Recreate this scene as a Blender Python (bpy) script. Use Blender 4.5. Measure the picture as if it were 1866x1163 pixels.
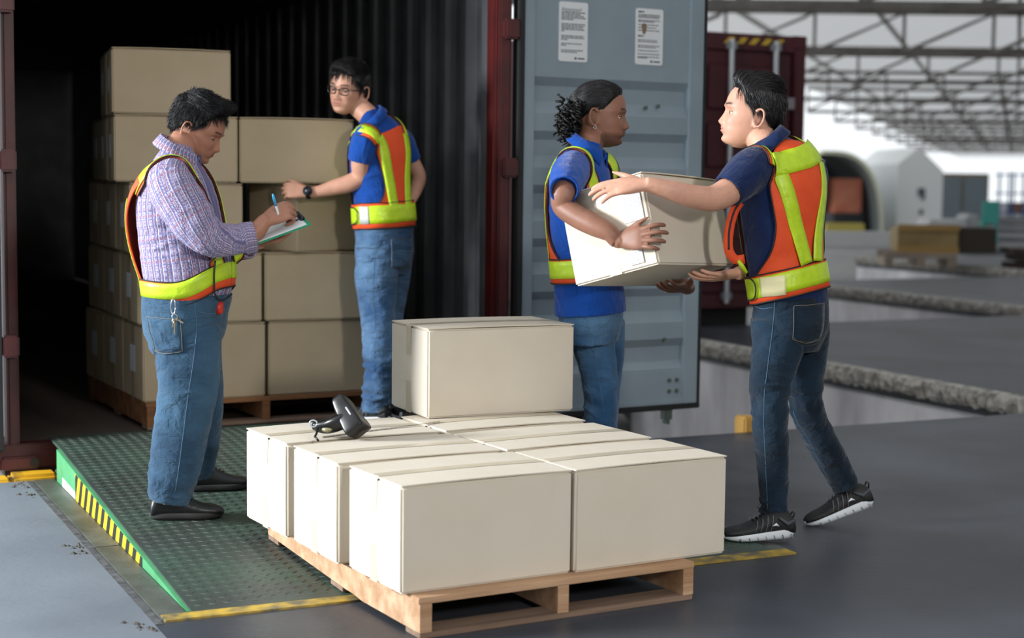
import bpy, bmesh, math, random
import numpy as np
from mathutils import Vector, Matrix
from mathutils.bvhtree import BVHTree
random.seed(7); rng = np.random.default_rng(7)
for o in list(bpy.data.objects): bpy.data.objects.remove(o, do_unlink=True)
SC = bpy.context.scene; COL = SC.collection

# ------------------------------------------------------------------ camera
F_PX = 2917.8; PITCH = math.radians(5.008); ROLL = math.radians(.667); CAM_H = 1.37
AZ = math.radians(25.483)          # dock axes against the camera's heading
PAZ = math.radians(29.77)          # the front pallet's axes
_f = np.array([0, math.cos(PITCH), -math.sin(PITCH)]); _r0 = np.array([1., 0, 0]); _u0 = np.cross(_r0, _f)
CR = _r0*math.cos(ROLL)+_u0*math.sin(ROLL); CU = -_r0*math.sin(ROLL)+_u0*math.cos(ROLL); CF = _f
CP = np.array([0, 0, CAM_H])
cam = bpy.data.cameras.new('camera'); camo = bpy.data.objects.new('camera', cam); COL.objects.link(camo)
camo.matrix_world = Matrix(((CR[0], CU[0], -CF[0], 0), (CR[1], CU[1], -CF[1], 0), (CR[2], CU[2], -CF[2], CAM_H), (0, 0, 0, 1)))
cam.sensor_width = 36; cam.lens = F_PX/1866*36; cam.clip_end = 1000
cam.dof.use_dof = True; cam.dof.focus_distance = 5.9; cam.dof.aperture_fstop = 2.1
SC.camera = camo
# ------------------------------------------------------------------ light
SC.view_settings.view_transform = 'Standard'; SC.view_settings.look = 'None'
SC.view_settings.gamma = 1; SC.view_settings.use_curve_mapping = False
SC.view_settings.exposure = 0.0
W = bpy.data.worlds.new('sky'); SC.world = W; W.use_nodes = True
bg = W.node_tree.nodes['Background']; bg.inputs[0].default_value = (.93, .97, 1.0, 1); bg.inputs[1].default_value = 1.15
def area_light(name, loc, target, sx, sy, power, color):
    l = bpy.data.lights.new(name, 'AREA'); l.shape = 'RECTANGLE'; l.size = sx; l.size_y = sy; l.energy = power; l.color = color
    o = bpy.data.objects.new(name, l); COL.objects.link(o); o.location = loc
    o.rotation_euler = (Vector(target)-Vector(loc)).to_track_quat('-Z', 'Y').to_euler(); return o
sun = bpy.data.lights.new('sun', 'SUN'); sun.energy = 4.2; sun.angle = math.radians(1.5); sun.color = (1, .97, .92)
suno = bpy.data.objects.new('sun', sun); COL.objects.link(suno); suno.rotation_euler = Vector((.30, .62, -.72)).to_track_quat('-Z', 'Y').to_euler()
area_light('daylight_from_open_side', (-7.6, 4.1, 2.7), (.0, 5.6, .7), 1.5, 1.5, 1350, (.93, .97, 1.0))
area_light('strobe_beside_camera', (2.9, -.4, 2.7), (0.5, 5.6, .5), .5, .5, 185, (1.0, .97, .92))

# ------------------------------------------------------------------ helpers
def unit(v): v = np.asarray(v, float); return v/np.linalg.norm(v)
def ray(x, y): return (x-933)/F_PX*CR-(y-581.5)/F_PX*CU+CF
def at_z(x, y, z=0.): d = ray(x, y); return CP+d*((z-CAM_H)/d[2])
def at_y(x, y, Y): d = ray(x, y); return CP+d*(Y/d[1])
def frame(a): return np.array([math.cos(a), math.sin(a), 0]), np.array([-math.sin(a), math.cos(a), 0])
DX, DY = frame(AZ); QX, QY = frame(PAZ)
def to_fr(p, a): X, Y = frame(a); return np.array([p@X, p@Y, p[2]])
def from_fr(p, a): X, Y = frame(a); return X*p[0]+Y*p[1]+np.array([0, 0, p[2]])
def fr_y(x, y, Yd, a=AZ): d = ray(x, y); return to_fr(CP+d*(Yd/(d@frame(a)[1])), a)
def lin(c):
    if isinstance(c, str): c = tuple(int(c[i:i+2], 16)/255 for i in (0, 2, 4))
    return tuple(v/12.92 if v <= .04045 else ((v+.055)/1.055)**2.4 for v in c)
MATS = {}
class NT:
    def __init__(s, m): s.m = m; s.t = m.node_tree; s.b = s.t.nodes['Principled BSDF']
    def n(s, typ, **kw):
        nd = s.t.nodes.new(typ)
        for k, v in kw.items():
            if k.startswith('i_'): nd.inputs[k[2:].replace('_', ' ')].default_value = v
            else: setattr(nd, k, v)
        return nd
    def l(s, a, b): s.t.links.new(a, b)
def mat(name, col, rough=.6, var=None, vscale=8., bump=0., bscale=40., metal=0., stretch=(1, 1, 1), detail=4, spec=.5, coat=0., coord='Object', var_lo=.35, var_hi=.65, sheen=0.):
    """plain procedural material: base colour, optional second colour mixed in by noise, optional fine relief"""
    if name in MATS: return MATS[name]
    m = bpy.data.materials.new(name); m.use_nodes = True; MATS[name] = m; g = NT(m); b = g.b
    c = lin(col); b.inputs['Base Color'].default_value = (*c, 1); b.inputs['Roughness'].default_value = rough
    b.inputs['Metallic'].default_value = metal; b.inputs['Specular IOR Level'].default_value = spec
    if coat: b.inputs['Coat Weight'].default_value = coat; b.inputs['Coat Roughness'].default_value = .12
    if sheen: b.inputs['Sheen Weight'].default_value = sheen
    if var or bump:
        tc = g.n('ShaderNodeTexCoord'); mp = g.n('ShaderNodeMapping'); mp.inputs['Scale'].default_value = stretch
        g.l(tc.outputs[coord], mp.inputs[0])
    if var:
        nz = g.n('ShaderNodeTexNoise'); nz.inputs['Scale'].default_value = vscale; nz.inputs['Detail'].default_value = detail; g.l(mp.outputs[0], nz.inputs['Vector'])
        rp = g.n('ShaderNodeValToRGB'); e = rp.color_ramp.elements; e[0].position = var_lo; e[1].position = var_hi
        e[0].color = (*lin(var), 1); e[1].color = (*c, 1); g.l(nz.outputs[0], rp.inputs[0]); g.l(rp.outputs[0], b.inputs['Base Color'])
    if bump:
        n2 = g.n('ShaderNodeTexNoise'); n2.inputs['Scale'].default_value = bscale; n2.inputs['Detail'].default_value = 5; g.l(mp.outputs[0], n2.inputs['Vector'])
        bp = g.n('ShaderNodeBump'); bp.inputs['Strength'].default_value = bump; bp.inputs['Distance'].default_value = .01
        g.l(n2.outputs[0], bp.inputs['Height']); g.l(bp.outputs[0], b.inputs['Normal'])
    return m
def mesh_of(name, vs, fs, m=None, smooth=False):
    me = bpy.data.meshes.new(name); me.from_pydata([tuple(map(float, v)) for v in vs], [], [tuple(map(int, f)) for f in fs]); me.update()
    for x in (m if isinstance(m, (list, tuple)) else [m] if m else []): me.materials.append(x)
    if smooth: me.polygons.foreach_set('use_smooth', [True]*len(me.polygons))
    return me
def link(name, me, parent=None, loc=(0, 0, 0), rz=0, rot=None):
    o = bpy.data.objects.new(name, me); COL.objects.link(o); o.parent = parent; o.location = loc
    o.rotation_euler = rot if rot else (0, 0, rz); return o
def thing(name, label, cat, loc=(0, 0, 0), rz=0, group=None):
    o = bpy.data.objects.new(name, None); COL.objects.link(o); o.location = loc; o.rotation_euler = (0, 0, rz); o.empty_display_size = .1
    return tag(o, label, cat, group)
def tag(o, label=None, cat=None, group=None, kind=None):
    for k, v in (('label', label), ('category', cat), ('group', group), ('kind', kind)):
        if v: o[k] = v
    return o
class MB:
    """collects solid shapes into one mesh"""
    def __init__(s): s.v = []; s.f = []; s.mi = []
    def add(s, vs, fs, mi=0):
        k = len(s.v); s.v += [tuple(v) for v in vs]; s.f += [tuple(i+k for i in f) for f in fs]; s.mi += [mi]*len(fs); return s
    def box(s, x0, x1, y0, y1, z0, z1, mi=0):
        vs = [(x, y, z) for z in (z0, z1) for y in (y0, y1) for x in (x0, x1)]
        return s.add(vs, [(0, 2, 3, 1), (4, 5, 7, 6), (0, 1, 5, 4), (2, 6, 7, 3), (0, 4, 6, 2), (1, 3, 7, 5)], mi)
    def bar(s, a, b, w, h=None, up=(0, 0, 1), mi=0):
        h = h or w; a = Vector(a); b = Vector(b); d = (b-a).normalized(); u = Vector(up)
        if abs(d.dot(u)) > .98: u = Vector((1, 0, 0))
        sx = d.cross(u).normalized()*w/2; sy = sx.cross(d).normalized()*h/2
        vs = [p+i*sx+j*sy for p in (a, b) for j in (-1, 1) for i in (-1, 1)]
        return s.add(vs, [(0, 2, 3, 1), (4, 5, 7, 6), (0, 1, 5, 4), (2, 6, 7, 3), (0, 4, 6, 2), (1, 3, 7, 5)], mi)
    def prism(s, poly, h0, h1, axis='z', mi=0):
        """polygon (2D) extruded; axis z: (x,y)->z, y: (x,z)->y, x: (y,z)->x"""
        n = len(poly); mk = {'z': lambda p, h: (p[0], p[1], h), 'y': lambda p, h: (p[0], h, p[1]), 'x': lambda p, h: (h, p[0], p[1])}[axis]
        vs = [mk(p, h0) for p in poly]+[mk(p, h1) for p in poly]
        fs = [tuple(range(n))[::-1], tuple(range(n, 2*n))]+[(i, (i+1) % n, n+(i+1) % n, n+i) for i in range(n)]
        return s.add(vs, fs, mi)
    def tube(s, pts, r, n=10, cap=True, mi=0):
        pts = [Vector(p) for p in pts]; rs = [float(q) for q in r] if hasattr(r, '__len__') else [float(r)]*len(pts); k0 = len(s.v); up = Vector((0, 0, 1)); vs = []
        prev = None
        for i, p in enumerate(pts):
            d = (pts[min(i+1, len(pts)-1)]-pts[max(i-1, 0)]).normalized()
            if prev is None:
                u = d.orthogonal().normalized()
            else: u = (prev-d*prev.dot(d)).normalized()
            prev = u; w = d.cross(u)
            vs += [p+rs[i]*(u*math.cos(2*math.pi*j/n)+w*math.sin(2*math.pi*j/n)) for j in range(n)]
        fs = [(i*n+j, i*n+(j+1) % n, (i+1)*n+(j+1) % n, (i+1)*n+j) for i in range(len(pts)-1) for j in range(n)]
        if cap: fs += [tuple(range(n))[::-1], tuple(range((len(pts)-1)*n, len(pts)*n))]
        return s.add(vs, fs, mi)
    def mesh(s, name, m, bevel=0, smooth=False, seg=2):
        me = mesh_of(name, s.v, s.f, m)
        me.polygons.foreach_set('material_index', s.mi)
        bm = bmesh.new(); bm.from_mesh(me); bmesh.ops.recalc_face_normals(bm, faces=bm.faces)
        if bevel: bmesh.ops.bevel(bm, geom=[e for e in bm.edges if len(e.link_faces) == 2 and e.calc_face_angle() > .5], offset=bevel, segments=seg, affect='EDGES', clamp_overlap=True)
        bm.to_mesh(me); bm.free()
        if smooth: me.polygons.foreach_set('use_smooth', [True]*len(me.polygons))
        return me
    def build(s, name, m, parent=None, bevel=0, smooth=False, loc=(0, 0, 0), rz=0, rot=None): return link(name, s.mesh(name, m, bevel, smooth), parent, loc, rz, rot)
def struct(name, mb, m, bevel=0, rz=AZ, label=None):
    o = mb.build(name, m, None, bevel, rz=rz); o['kind'] = 'structure'
    if label: o['label'] = label
    return o

# ------------------------------------------------------------------ materials of the place
M_FLOOR = mat('dock_concrete', '454951', .42, '25282c', 1.1, .12, 30, detail=9, var_lo=.3, var_hi=.7, spec=.35)
M_STRIP = mat('worn_steel_strip', '62665f', .5, '4d5149', 6, .2, 40, metal=.2)
M_WALLW = mat('stained_white_wall', 'eceaee', .85, 'b9b7bc', 2.5, .2, 20, stretch=(1, 1, .35), detail=7)
M_LEDGE = mat('broken_ledge_concrete', 'c2beb6', .9, '827f7a', 14, .8, 25, detail=8)
M_PIT = mat('pit_ground', '8e8e8c', .9, '7b7b7a', 1)
M_RED = mat('container_red_paint', '4e1719', .5, '3c1113', 5, .1, 30)
M_REDB = mat('container_post_red', '5c1715', .5, '4a1211', 5, .1, 30)
M_MAROON = mat('maroon_paint', '4b161e', .6, '3c1118', 3, .1, 20)
M_WALLIN = mat('container_inner_grey', '5d5e61', .6, '4b4c4f', 4, .12, 20)
M_WOODF = mat('container_floor_ply', '4c4038', .8, '3a302a', 6, .2, 30, stretch=(1, .15, 1))
M_DOOR = mat('door_grey_blue', '8b99a3', .55, '83919b', 3, .1, 14, detail=6)
M_RUB = mat('black_rubber', '17181a', .6)
M_BOLT = mat('bolt_steel', '6c7a74', .4, metal=.6)
M_GREEN = mat('leveler_green', '3a4d42', .5, '363c39', 2.6, .15, 30, detail=7, var_lo=.4, var_hi=.62)
M_GREENS = mat('leveler_skirt_green', '4f9a68', .5, '3f8457', 5, .1, 20)
M_YEL = mat('worn_yellow_paint', 'b99a35', .6, '5f5a45', 14, .3, 40, detail=8)
M_YELB = mat('bumper_yellow', 'd6a21a', .5, '2b2822', 7, .2, 20, detail=5, var_lo=.38, var_hi=.5)
M_PAL = mat('pallet_wood', 'c3a080', .75, 'a07a58', 6, .3, 40, stretch=(.25, 3, 3), detail=6)
M_PALD = mat('pallet_wood_dark', '8a7260', .8, '6a5444', 6, .3, 40, stretch=(.25, 3, 3), detail=6)
M_CARD = mat('carton_board', 'd3cabb', .8, 'cdc3b2', 3, .06, 60)
M_CARDI = mat('carton_board_dimmed', 'ae9d82', .85, 'a69579', 3, .06, 60)  # browner, darkened board: the container's dim light is put into its colour
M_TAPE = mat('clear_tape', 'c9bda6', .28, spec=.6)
M_TAPEI = mat('clear_tape_dimmed', 'a08f72', .3, spec=.6)  # tape darkened along with the dimmed board
M_PAPER = mat('printed_paper', 'dfe2e4', .6)
M_INK = mat('print_ink', '3a4248', .7)
M_BLACKP = mat('gloss_black_plastic', '0b0c0e', .3, spec=.5)

def stripe_mat(name, ca, cb, period, slant):
    m = bpy.data.materials.new(name); m.use_nodes = True; g = NT(m)
    tc = g.n('ShaderNodeTexCoord'); sp = g.n('ShaderNodeSeparateXYZ'); g.l(tc.outputs['Object'], sp.inputs[0])
    a = g.n('ShaderNodeMath', operation='MULTIPLY'); a.inputs[1].default_value = slant; g.l(sp.outputs[2], a.inputs[0])
    b = g.n('ShaderNodeMath', operation='ADD'); g.l(sp.outputs[1], b.inputs[0]); g.l(a.outputs[0], b.inputs[1])
    c = g.n('ShaderNodeMath', operation='DIVIDE'); c.inputs[1].default_value = period; g.l(b.outputs[0], c.inputs[0])
    d = g.n('ShaderNodeMath', operation='FRACT'); g.l(c.outputs[0], d.inputs[0])
    e = g.n('ShaderNodeMath', operation='GREATER_THAN'); e.inputs[1].default_value = .5; g.l(d.outputs[0], e.inputs[0])
    mx = g.n('ShaderNodeMix', data_type='RGBA'); g.l(e.outputs[0], mx.inputs[0]); mx.inputs[6].default_value = (*lin(ca), 1); mx.inputs[7].default_value = (*lin(cb), 1)
    g.l(mx.outputs[2], g.b.inputs['Base Color']); g.b.inputs['Roughness'].default_value = .5; return m
M_HAZ = stripe_mat('hazard_stripes', 'e2b81e', '22241f', .115, .55)

# ------------------------------------------------------------------ the dock: saw-tooth floor edge with truck bays
RXL = 1.085; EY = 7.29; LX = 7.36; TP = 5.55        # dock edge, side wall of the bay, tooth period
poly = [(-9, -12), (60, -12), (60, 60)]
teeth = []
for k in range(8): teeth += [(LX+k*TP, EY+k*TP), (LX+k*TP, EY+(k+1)*TP)]
poly = [(-9, -12), (60, -12), (60, EY+8*TP)]+teeth[::-1]+[(-9, EY)]
struct('floor', MB().prism(poly, -.18, 0), M_FLOOR, label='grey concrete dock floor with a saw-toothed edge')
struct('floor', MB().prism([(-8.99, -11.9), (RXL, -11.9), (RXL, EY-.001), (-8.99, EY-.001)], -.1, .0012), mat('pale_concrete', '7b838b', .5, '666d76', 1.3, .12, 30, detail=9, var_lo=.3, var_hi=.7, spec=.35), label='paler concrete slab left of the ramp')
# broken concrete ledges and the white bay walls under them
def ledge(name, x0, y0, x1, y1, n=60):
    """rough-edged kerb along the floor's rim"""
    r = np.random.default_rng(int(x0*10)); vs = []; fs = []
    for i in range(n+1):
        t = i/n; x = x0+(x1-x0)*t; y = y0+(y1-y0)*t
        j = lambda s: (r.random()-.5)*s
        nx = -1 if x0 == x1 else 0; ny = 0 if x0 == x1 else 1
        for off, z in ((-.06, .010), (.035, .004+j(.012)), (.05+j(.045), -.035+j(.025)), (.045+j(.05), -.08+j(.025)), (.02, -.115+j(.025)), (-.06, -.125)):
            vs.append((x+nx*off, y+ny*off, z))
    for i in range(n):
        for k in range(5): fs.append((i*6+k, i*6+k+1, i*6+6+k+1, i*6+6+k))
    fs += [(0, 1, 2, 3, 4, 5), tuple(n*6+k for k in (5, 4, 3, 2, 1, 0))]
    mb = MB(); mb.add(vs, fs); struct(name, mb, M_LEDGE)
for k in range(3):
    ledge('trim_%d' % (k*2+1), LX+k*TP, EY+k*TP, LX+k*TP, EY+(k+1)*TP, 220)
struct('wall_right', MB().box(LX, LX+.25, EY-.2, EY+TP, -1.35, -.16), M_WALLW, label='stained white side wall of the truck bay')
struct('wall_back', MB().box(LX, LX+TP, EY+TP-.25, EY+TP, -1.35, -.175), M_WALLW)
struct('wall_front', MB().box(-9, LX, EY-.25, EY, -1.35, -.175), M_WALLW)
for k in range(1, 3):
    struct('wall_%s' % ('middle' if k == 1 else 'far'), MB().box(LX+k*TP, LX+k*TP+.25, EY+k*TP-.2, EY+(k+1)*TP, -1.35, -.16), M_WALLW)
struct('wall_rear', MB().box(-9, 60, -9.2, -9, 0, 5.4), mat('light_cutting_wall', '77787a', .8, '6a6b6d', 1.), label='unseen grey wall behind the dock, added to cut light from there')  # unseen wall, added to weaken the sky light on front faces
struct('ground', MB().box(-60, 160, -12, 240, -1.5, -1.35), M_PIT, label='grey yard ground below the dock')

# ------------------------------------------------------------------ dock leveler (ramp)
RX0, RX1, RY0, RY1, RZ = 1.21, 3.40, 4.87, 7.25, .150
lev = thing('dock_leveler', 'green tread-plate dock leveler ramp running up into the container', 'ramp', from_fr((RX0, RY0, 0), AZ), AZ)
W_, L_ = RX1-RX0, RY1-RY0; sl = RZ/L_
def rz_at(y): return .006+sl*max(0, y-RY0)
MB().prism([(0, .001), (L_, .001), (L_, RZ-.010), (L_+.12, RZ-.0045), (L_+.28, RZ-.0045), (L_+.28, RZ+.008), (L_, RZ+.006), (0, .006)], 0.012, W_, 'x').build('deck_plate', M_GREEN, lev)
MB().prism([(0.02, .0015), (L_-.02, .0015), (L_-.02, RZ-.004), ], -.002, .0118, 'x').build('side_skirt', M_GREENS, lev)
MB().prism([(L_*.27, .0045), (L_*.80, .004), (L_*.80, sl*L_*.8-.006), (L_*.27, sl*L_*.27-.005)], -.004, -.0021, 'x').build('hazard_tape', M_HAZ, lev)
MB().prism([(L_*.80, .006), (L_*.93, .006), (L_*.93, .045), (L_*.80, .035)], -.004, -.0021, 'x').build('warning_label', mat('warning_label_white', 'd8d4cf', .5, 'a05050', 22, var_lo=.3, var_hi=.42), lev)
# tread lozenges: far too many to lift out singly
vs = []; fs = []
px, py = .047, .0265; nx_, ny_ = int((W_-.06)/px), int((L_+.2)/py)
la, lb, hh = .0165, .0048, .0026
for j in range(ny_):
    for i in range(nx_):
        x = .04+i*px+(px/2 if j % 2 else 0); y = .05+j*py
        if x > W_-.02: continue
        a = math.radians(40 if j % 2 else -40)+AZ*.0; ca, sa = math.cos(a), math.sin(a)
        z = .006+sl*min(y, L_)+(.002 if y > L_ else 0); k = len(vs)
        for u, w, h in ((-la, 0, 0), (0, -lb, 0), (la, 0, 0), (0, lb, 0), (-la*.45, 0, hh), (la*.45, 0, hh)):
            vs.append((x+u*ca-w*sa, y+u*sa+w*ca, z+h))
        fs += [(k, k+1, k+5, k+4), (k+1, k+2, k+5), (k+2, k+3, k+4, k+5), (k+3, k, k+4)]
tr = link('tread_pattern', mesh_of('tread_pattern', vs, fs, mat('tread_green_worn', '415347', .45, '50574f', 3)), lev); tr['kind'] = 'stuff'
# steel frame strips let into the floor round the leveler
fr_ = thing('leveler_pit_frame', 'worn steel frame strips set in the concrete around the ramp', 'frame', from_fr((RX0, RY0, 0), AZ), AZ)
for y0, y1 in ((-.05, 1.0), (1.006, 2.42)):
    MB().box(-.095, -.004, y0, y1, -.02, .004).build('side_strip', M_STRIP, fr_, .002)
MB().box(-.125, -.098, -.09, 2.42, -.02, .0015).build('floor_joint', mat('dark_joint', '2c2d2e', .9, '57595b', 25, detail=6), fr_)
MB().box(-.09, W_+.06, -.075, -.003, -.02, .007).build('front_strip', M_YEL, fr_, .002)
MB().box(W_+.002, W_+.075, -.07, 2.42, -.02, .004).build('side_strip', M_STRIP, fr_, .002)
# crumbled concrete along the joint
r = np.random.default_rng(3); mb = MB()
for k in range(46):
    yy = [-.1, 1.05, 1.0, 2.33, 2.1][k % 5]+np.clip(r.normal(), -2, 2)*.035; xx = -.137-abs(r.normal())*.028; s = .004+r.random()*.010
    mb.add([(xx-s, yy, .0), (xx, yy-s, 0), (xx+s, yy, 0), (xx, yy+s, 0), (xx, yy, s*.7)], [(0, 1, 4), (1, 2, 4), (2, 3, 4), (3, 0, 4), (3, 2, 1, 0)])
cr = mb.build('concrete_crumbs', mat('crumb', '33312d', .9, '55524d', 60), None, loc=from_fr((RX0, RY0, .001), AZ), rz=AZ)
tag(cr, 'loose crumbs of broken concrete along the ramp joint', 'rubble', kind='stuff')

# ------------------------------------------------------------------ shipping container with open doors
KX0, KX1, KY, KZ, KL, KH = 1.085, 3.435, 7.42, .145, 12.0, 2.42
con = thing('shipping_container', 'open shipping container with red end posts, grey inside, backed to the dock', 'container', from_fr((KX0, KY, KZ), AZ), AZ)
WI = KX1-KX0
MB().box(-.06, WI+.06, .10, KL, -.16, -.004).build('floor_panel', M_WOODF, con)
MB().box(-.10, WI+.10, .02, .11, -.115, .0).build('door_sill', M_RED, con, .006)
def corrug(x, sgn):
    """vertical trapezoid corrugation along y"""
    pr = []; y = .12; p = .276
    while y < KL-.1: pr += [(y, 0), (y+.07, 0), (y+.138, .036), (y+.208, .036)]; y += p
    out = [(x+sgn*d, y) for y, d in pr]; return out
for x, sg, nm in ((0, -1, 'side_wall'), (WI, 1, 'side_wall')):
    inner = corrug(x, sg); outer = [(a+sg*.004, b) for a, b in inner]
    MB().prism(inner+outer[::-1], 0, KH).build(nm, M_WALLIN, con)
MB().box(-.06, WI+.06, .1, KL, KH, KH+.04).build('roof_panel', M_WALLIN, con)
MB().box(-.06, WI+.06, KL-.05, KL, -.02, KH).build('end_wall', M_WALLIN, con)
MB().box(-.1, WI+.1, 0, .12, KH-.02, KH+.12).build('door_header', M_REDB, con, .006)
for sgn, x in ((-1, 0), (1, WI)):
    # rear post: pressed J-section with a recessed inner flange, two hinge lugs
    a, b = (x-.055, x) if sgn < 0 else (x, x+.10)
    p = MB().box(min(a, b), max(a, b), .03, .13, -.02, KH).build('corner_post', M_REDB if sgn > 0 else M_RED, con, .012)
    if sgn > 0: MB().box(x+.015, x+.075, -.004, .029, .02, KH).build('post_flange', M_RED, con, .008)
    MB().box(x-.085 if sgn < 0 else x-.075, x+.075 if sgn < 0 else x+.1, -.01, .14, -.115, -.055).build('corner_casting', M_RED, con, .008)
    for z in (.45, 1.28, 1.98, 2.3):
        h = MB().box(x-.075 if sgn < 0 else x+.03, x-.005 if sgn < 0 else x+.115, -.035, .03, z-.05, z+.05).build('hinge_lug', M_RED, con, .01)
# round hole of the near casting
MB().tube([(-.005+.06, -.0095, -.084), (.055, -.0125, -.084)], .021, 18).build('casting_hole', M_RUB, con)
def door(hx, hy, ang, sgn, L=1.165):
    """door leaf hinged at (hx,hy); local x runs along the leaf"""
    d = bpy.data.objects.new('door_leaf', None); COL.objects.link(d); d.parent = con; d.location = (hx, hy, 0); d.rotation_euler = (0, 0, ang)
    Z0, Z1 = .0, KH-.05
    # inner panel: horizontal pressed ribs; face looks to -y
    prof = [(Z0+.03, 0), (.185, 0), (.186, .004), (.20, .004)]
    z = .20
    for k in range(6):
        prof += [(z+.04, .034), (z+.12, .034), (z+.165, 0), (z+.255, 0)]; z += .277
    prof += [(Z1, 0)]
    prof = sorted(set(prof), key=lambda q: q[0])
    ps = [(y, zz) for zz, y in prof]; back = [(y+.004, zz) for zz, y in prof[::-1]]
    MB().prism(ps+back, .085, L-.10, 'x').build('ribbed_panel', M_DOOR, d)
    g = MB(); g.box(.02, .085, -.012, .045, Z0, Z1); g.box(L-.105, L-.012, -.012, .045, Z0, Z1); g.box(.02, L-.012, -.008, .045, Z0, Z0+.03); g.box(.02, L-.012, -.008, .045, Z1-.04, Z1)
    g.build('door_frame', M_DOOR, d, .004)
    # chamfer gussets closing the rib ends
    q = MB()
    for k in range(6):
        zz = .20+k*.277; q.prism([(L-.155, .0), (L-.10, -.004), (L-.10, .004)], zz+.01, zz+.16)
    g = MB(); g.box(-.012, .022, -.02, .05, Z0-.02, Z1+.01); g.box(L-.014, L+.008, -.012, .05, Z0-.02, Z1+.01); g.box(-.012, L+.008, -.014, .05, Z0-.028, Z0+.004)
    g.build('rubber_gasket', M_RUB, d, .004)
    if sgn > 0:
        for bx, bz in ((.97, .135), (1.02, .135), (.97, .075), (1.02, .075), (.93, .36), (.55, 1.62), (.62, 1.62), (.86, 1.62), (.78, 1.61)):
            MB().tube([(bx, .0, bz), (bx, -.008, bz)], .012, 12).build('bolt', M_BOLT, d)
        MB().box(.95, 1.0, .0, .05, -.085, -.02).box(.965, .985, .0, .05, -.11, -.085).build('cam_bracket', M_BOLT, d, .004)
    return d
dr = door(WI+.125, -.005, math.radians(4.5), 1)
dl = door(-.09, -.005, math.radians(176), -1); dl.scale = (1, -1, 1)
def notice(parent, cx, cz, w, h, head, lines, seed, stain=False):
    r = np.random.default_rng(seed); mb = MB(); y = -.0035
    rc = .012; pts = []
    for (sx, sz, a0) in ((1, 1, 0), (-1, 1, 90), (-1, -1, 180), (1, -1, 270)):
        for k in range(5): a = math.radians(a0+k*22.5); pts.append((cx+sx*(w/2-rc)+rc*math.cos(a), cz+sz*(h/2-rc)+rc*math.sin(a)))
    mb.prism(pts, y, 0.0, 'y', 0)
    yb = y-.0006; lx = cx-w/2+.014
    for z, wd, th in lines:
        x = lx; end = lx+wd*(w-.028)
        while x < end:                     # word-length dashes, unreadable in the photograph
            l = min(.008+r.random()*.016, end-x); mb.box(x, x+l, yb, y, cz+h/2-z*h-th/2, cz+h/2-z*h+th/2, 1); x += l+.0035
    mb.box(cx+w*.05, cx+w*.05+.012, yb, y, cz-h/2+.012, cz-h/2+.024, 1); mb.box(cx+w*.16, cx+w*.40, yb, y, cz-h/2+.014, cz-h/2+.021, 1)
    if head:
        cu = bpy.data.curves.new('t', 'FONT'); cu.body = head; cu.size = .028; to = bpy.data.objects.new('t', cu); COL.objects.link(to)
        dg = bpy.context.evaluated_depsgraph_get(); tm = to.evaluated_get(dg).to_mesh()
        mb.add([(lx+v.co.x*1.05, yb-.0002, cz+h/2-.048+v.co.y) for v in tm.vertices], [tuple(p.vertices) for p in tm.polygons], 1)
        bpy.data.objects.remove(to, do_unlink=True)
    if stain:
        st = [(cx-w*.20+.016*math.cos(a)*(1+.3*math.sin(3*a)), cz+h*.14+.035*math.sin(a)*(1+.2*math.cos(2*a))) for a in np.linspace(0, 6.283, 14)[:-1]]
        mb.prism(st, yb-.0003, y, 'y', 2)
    return mb.build('notice_sticker', [M_PAPER, M_INK, mat('rust_smear', '8f7763', .7, '6c5a52', 40)], parent)
b1 = [(z, w_, .0050) for z, w_ in ((.175, 1), (.205, .8), (.235, .92), (.265, 1), (.295, .48), (.37, .98), (.40, .96), (.43, .88), (.46, .97), (.49, .13), (.57, .93), (.60, .95), (.63, .27), (.70, .85), (.73, .2), (.81, .9), (.84, .66))]
b2 = [(z, w_, .0045) for z, w_ in ((.11, .95), (.135, .95), (.16, .9), (.21, .95), (.235, .7), (.29, .9), (.34, .8), (.39, .95), (.56, .85), (.59, .85), (.66, .95), (.69, .8), (.75, .9), (.81, .95), (.86, .95), (.88, .4))]+[(.06, .25, .008), (.49, .26, .008)]
notice(dr, .318, 1.985, .175, .305, 'Attention!', b1, 1)
notice(dr, .795, 1.985, .175, .295, None, b2, 2, True)

# yellow dock bumper under the container's corner
bm_ = thing('dock_bumper', 'worn yellow and black dock bumper under the container corner', 'bumper', from_fr((1.02, EY+.0, -.36), AZ), AZ)
MB().box(0, .205, .004, .13, 0, .386).build('bumper_block', M_YELB, bm_, .015)
MB().prism([(-.09, .004), (-.001, .004), (-.001, .13), (-.07, .13)], 0, .372).build('bumper_wing', mat('wing_yellow', 'd8a820', .5), bm_, .01)
MB().box(.206, .245, .004, .1, 0, .39).build('end_plate', M_STRIP, bm_, .004)
b2_ = thing('dock_bumper', 'yellow dock bumper on the dock edge right of the grey door', 'bumper', from_fr((4.9, EY+.0, -.4), AZ), AZ)
MB().box(0, .09, .01, .12, 0, .48).build('bumper_block', mat('bumper_tan', 'b8904a', .6), b2_, .01)
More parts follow.
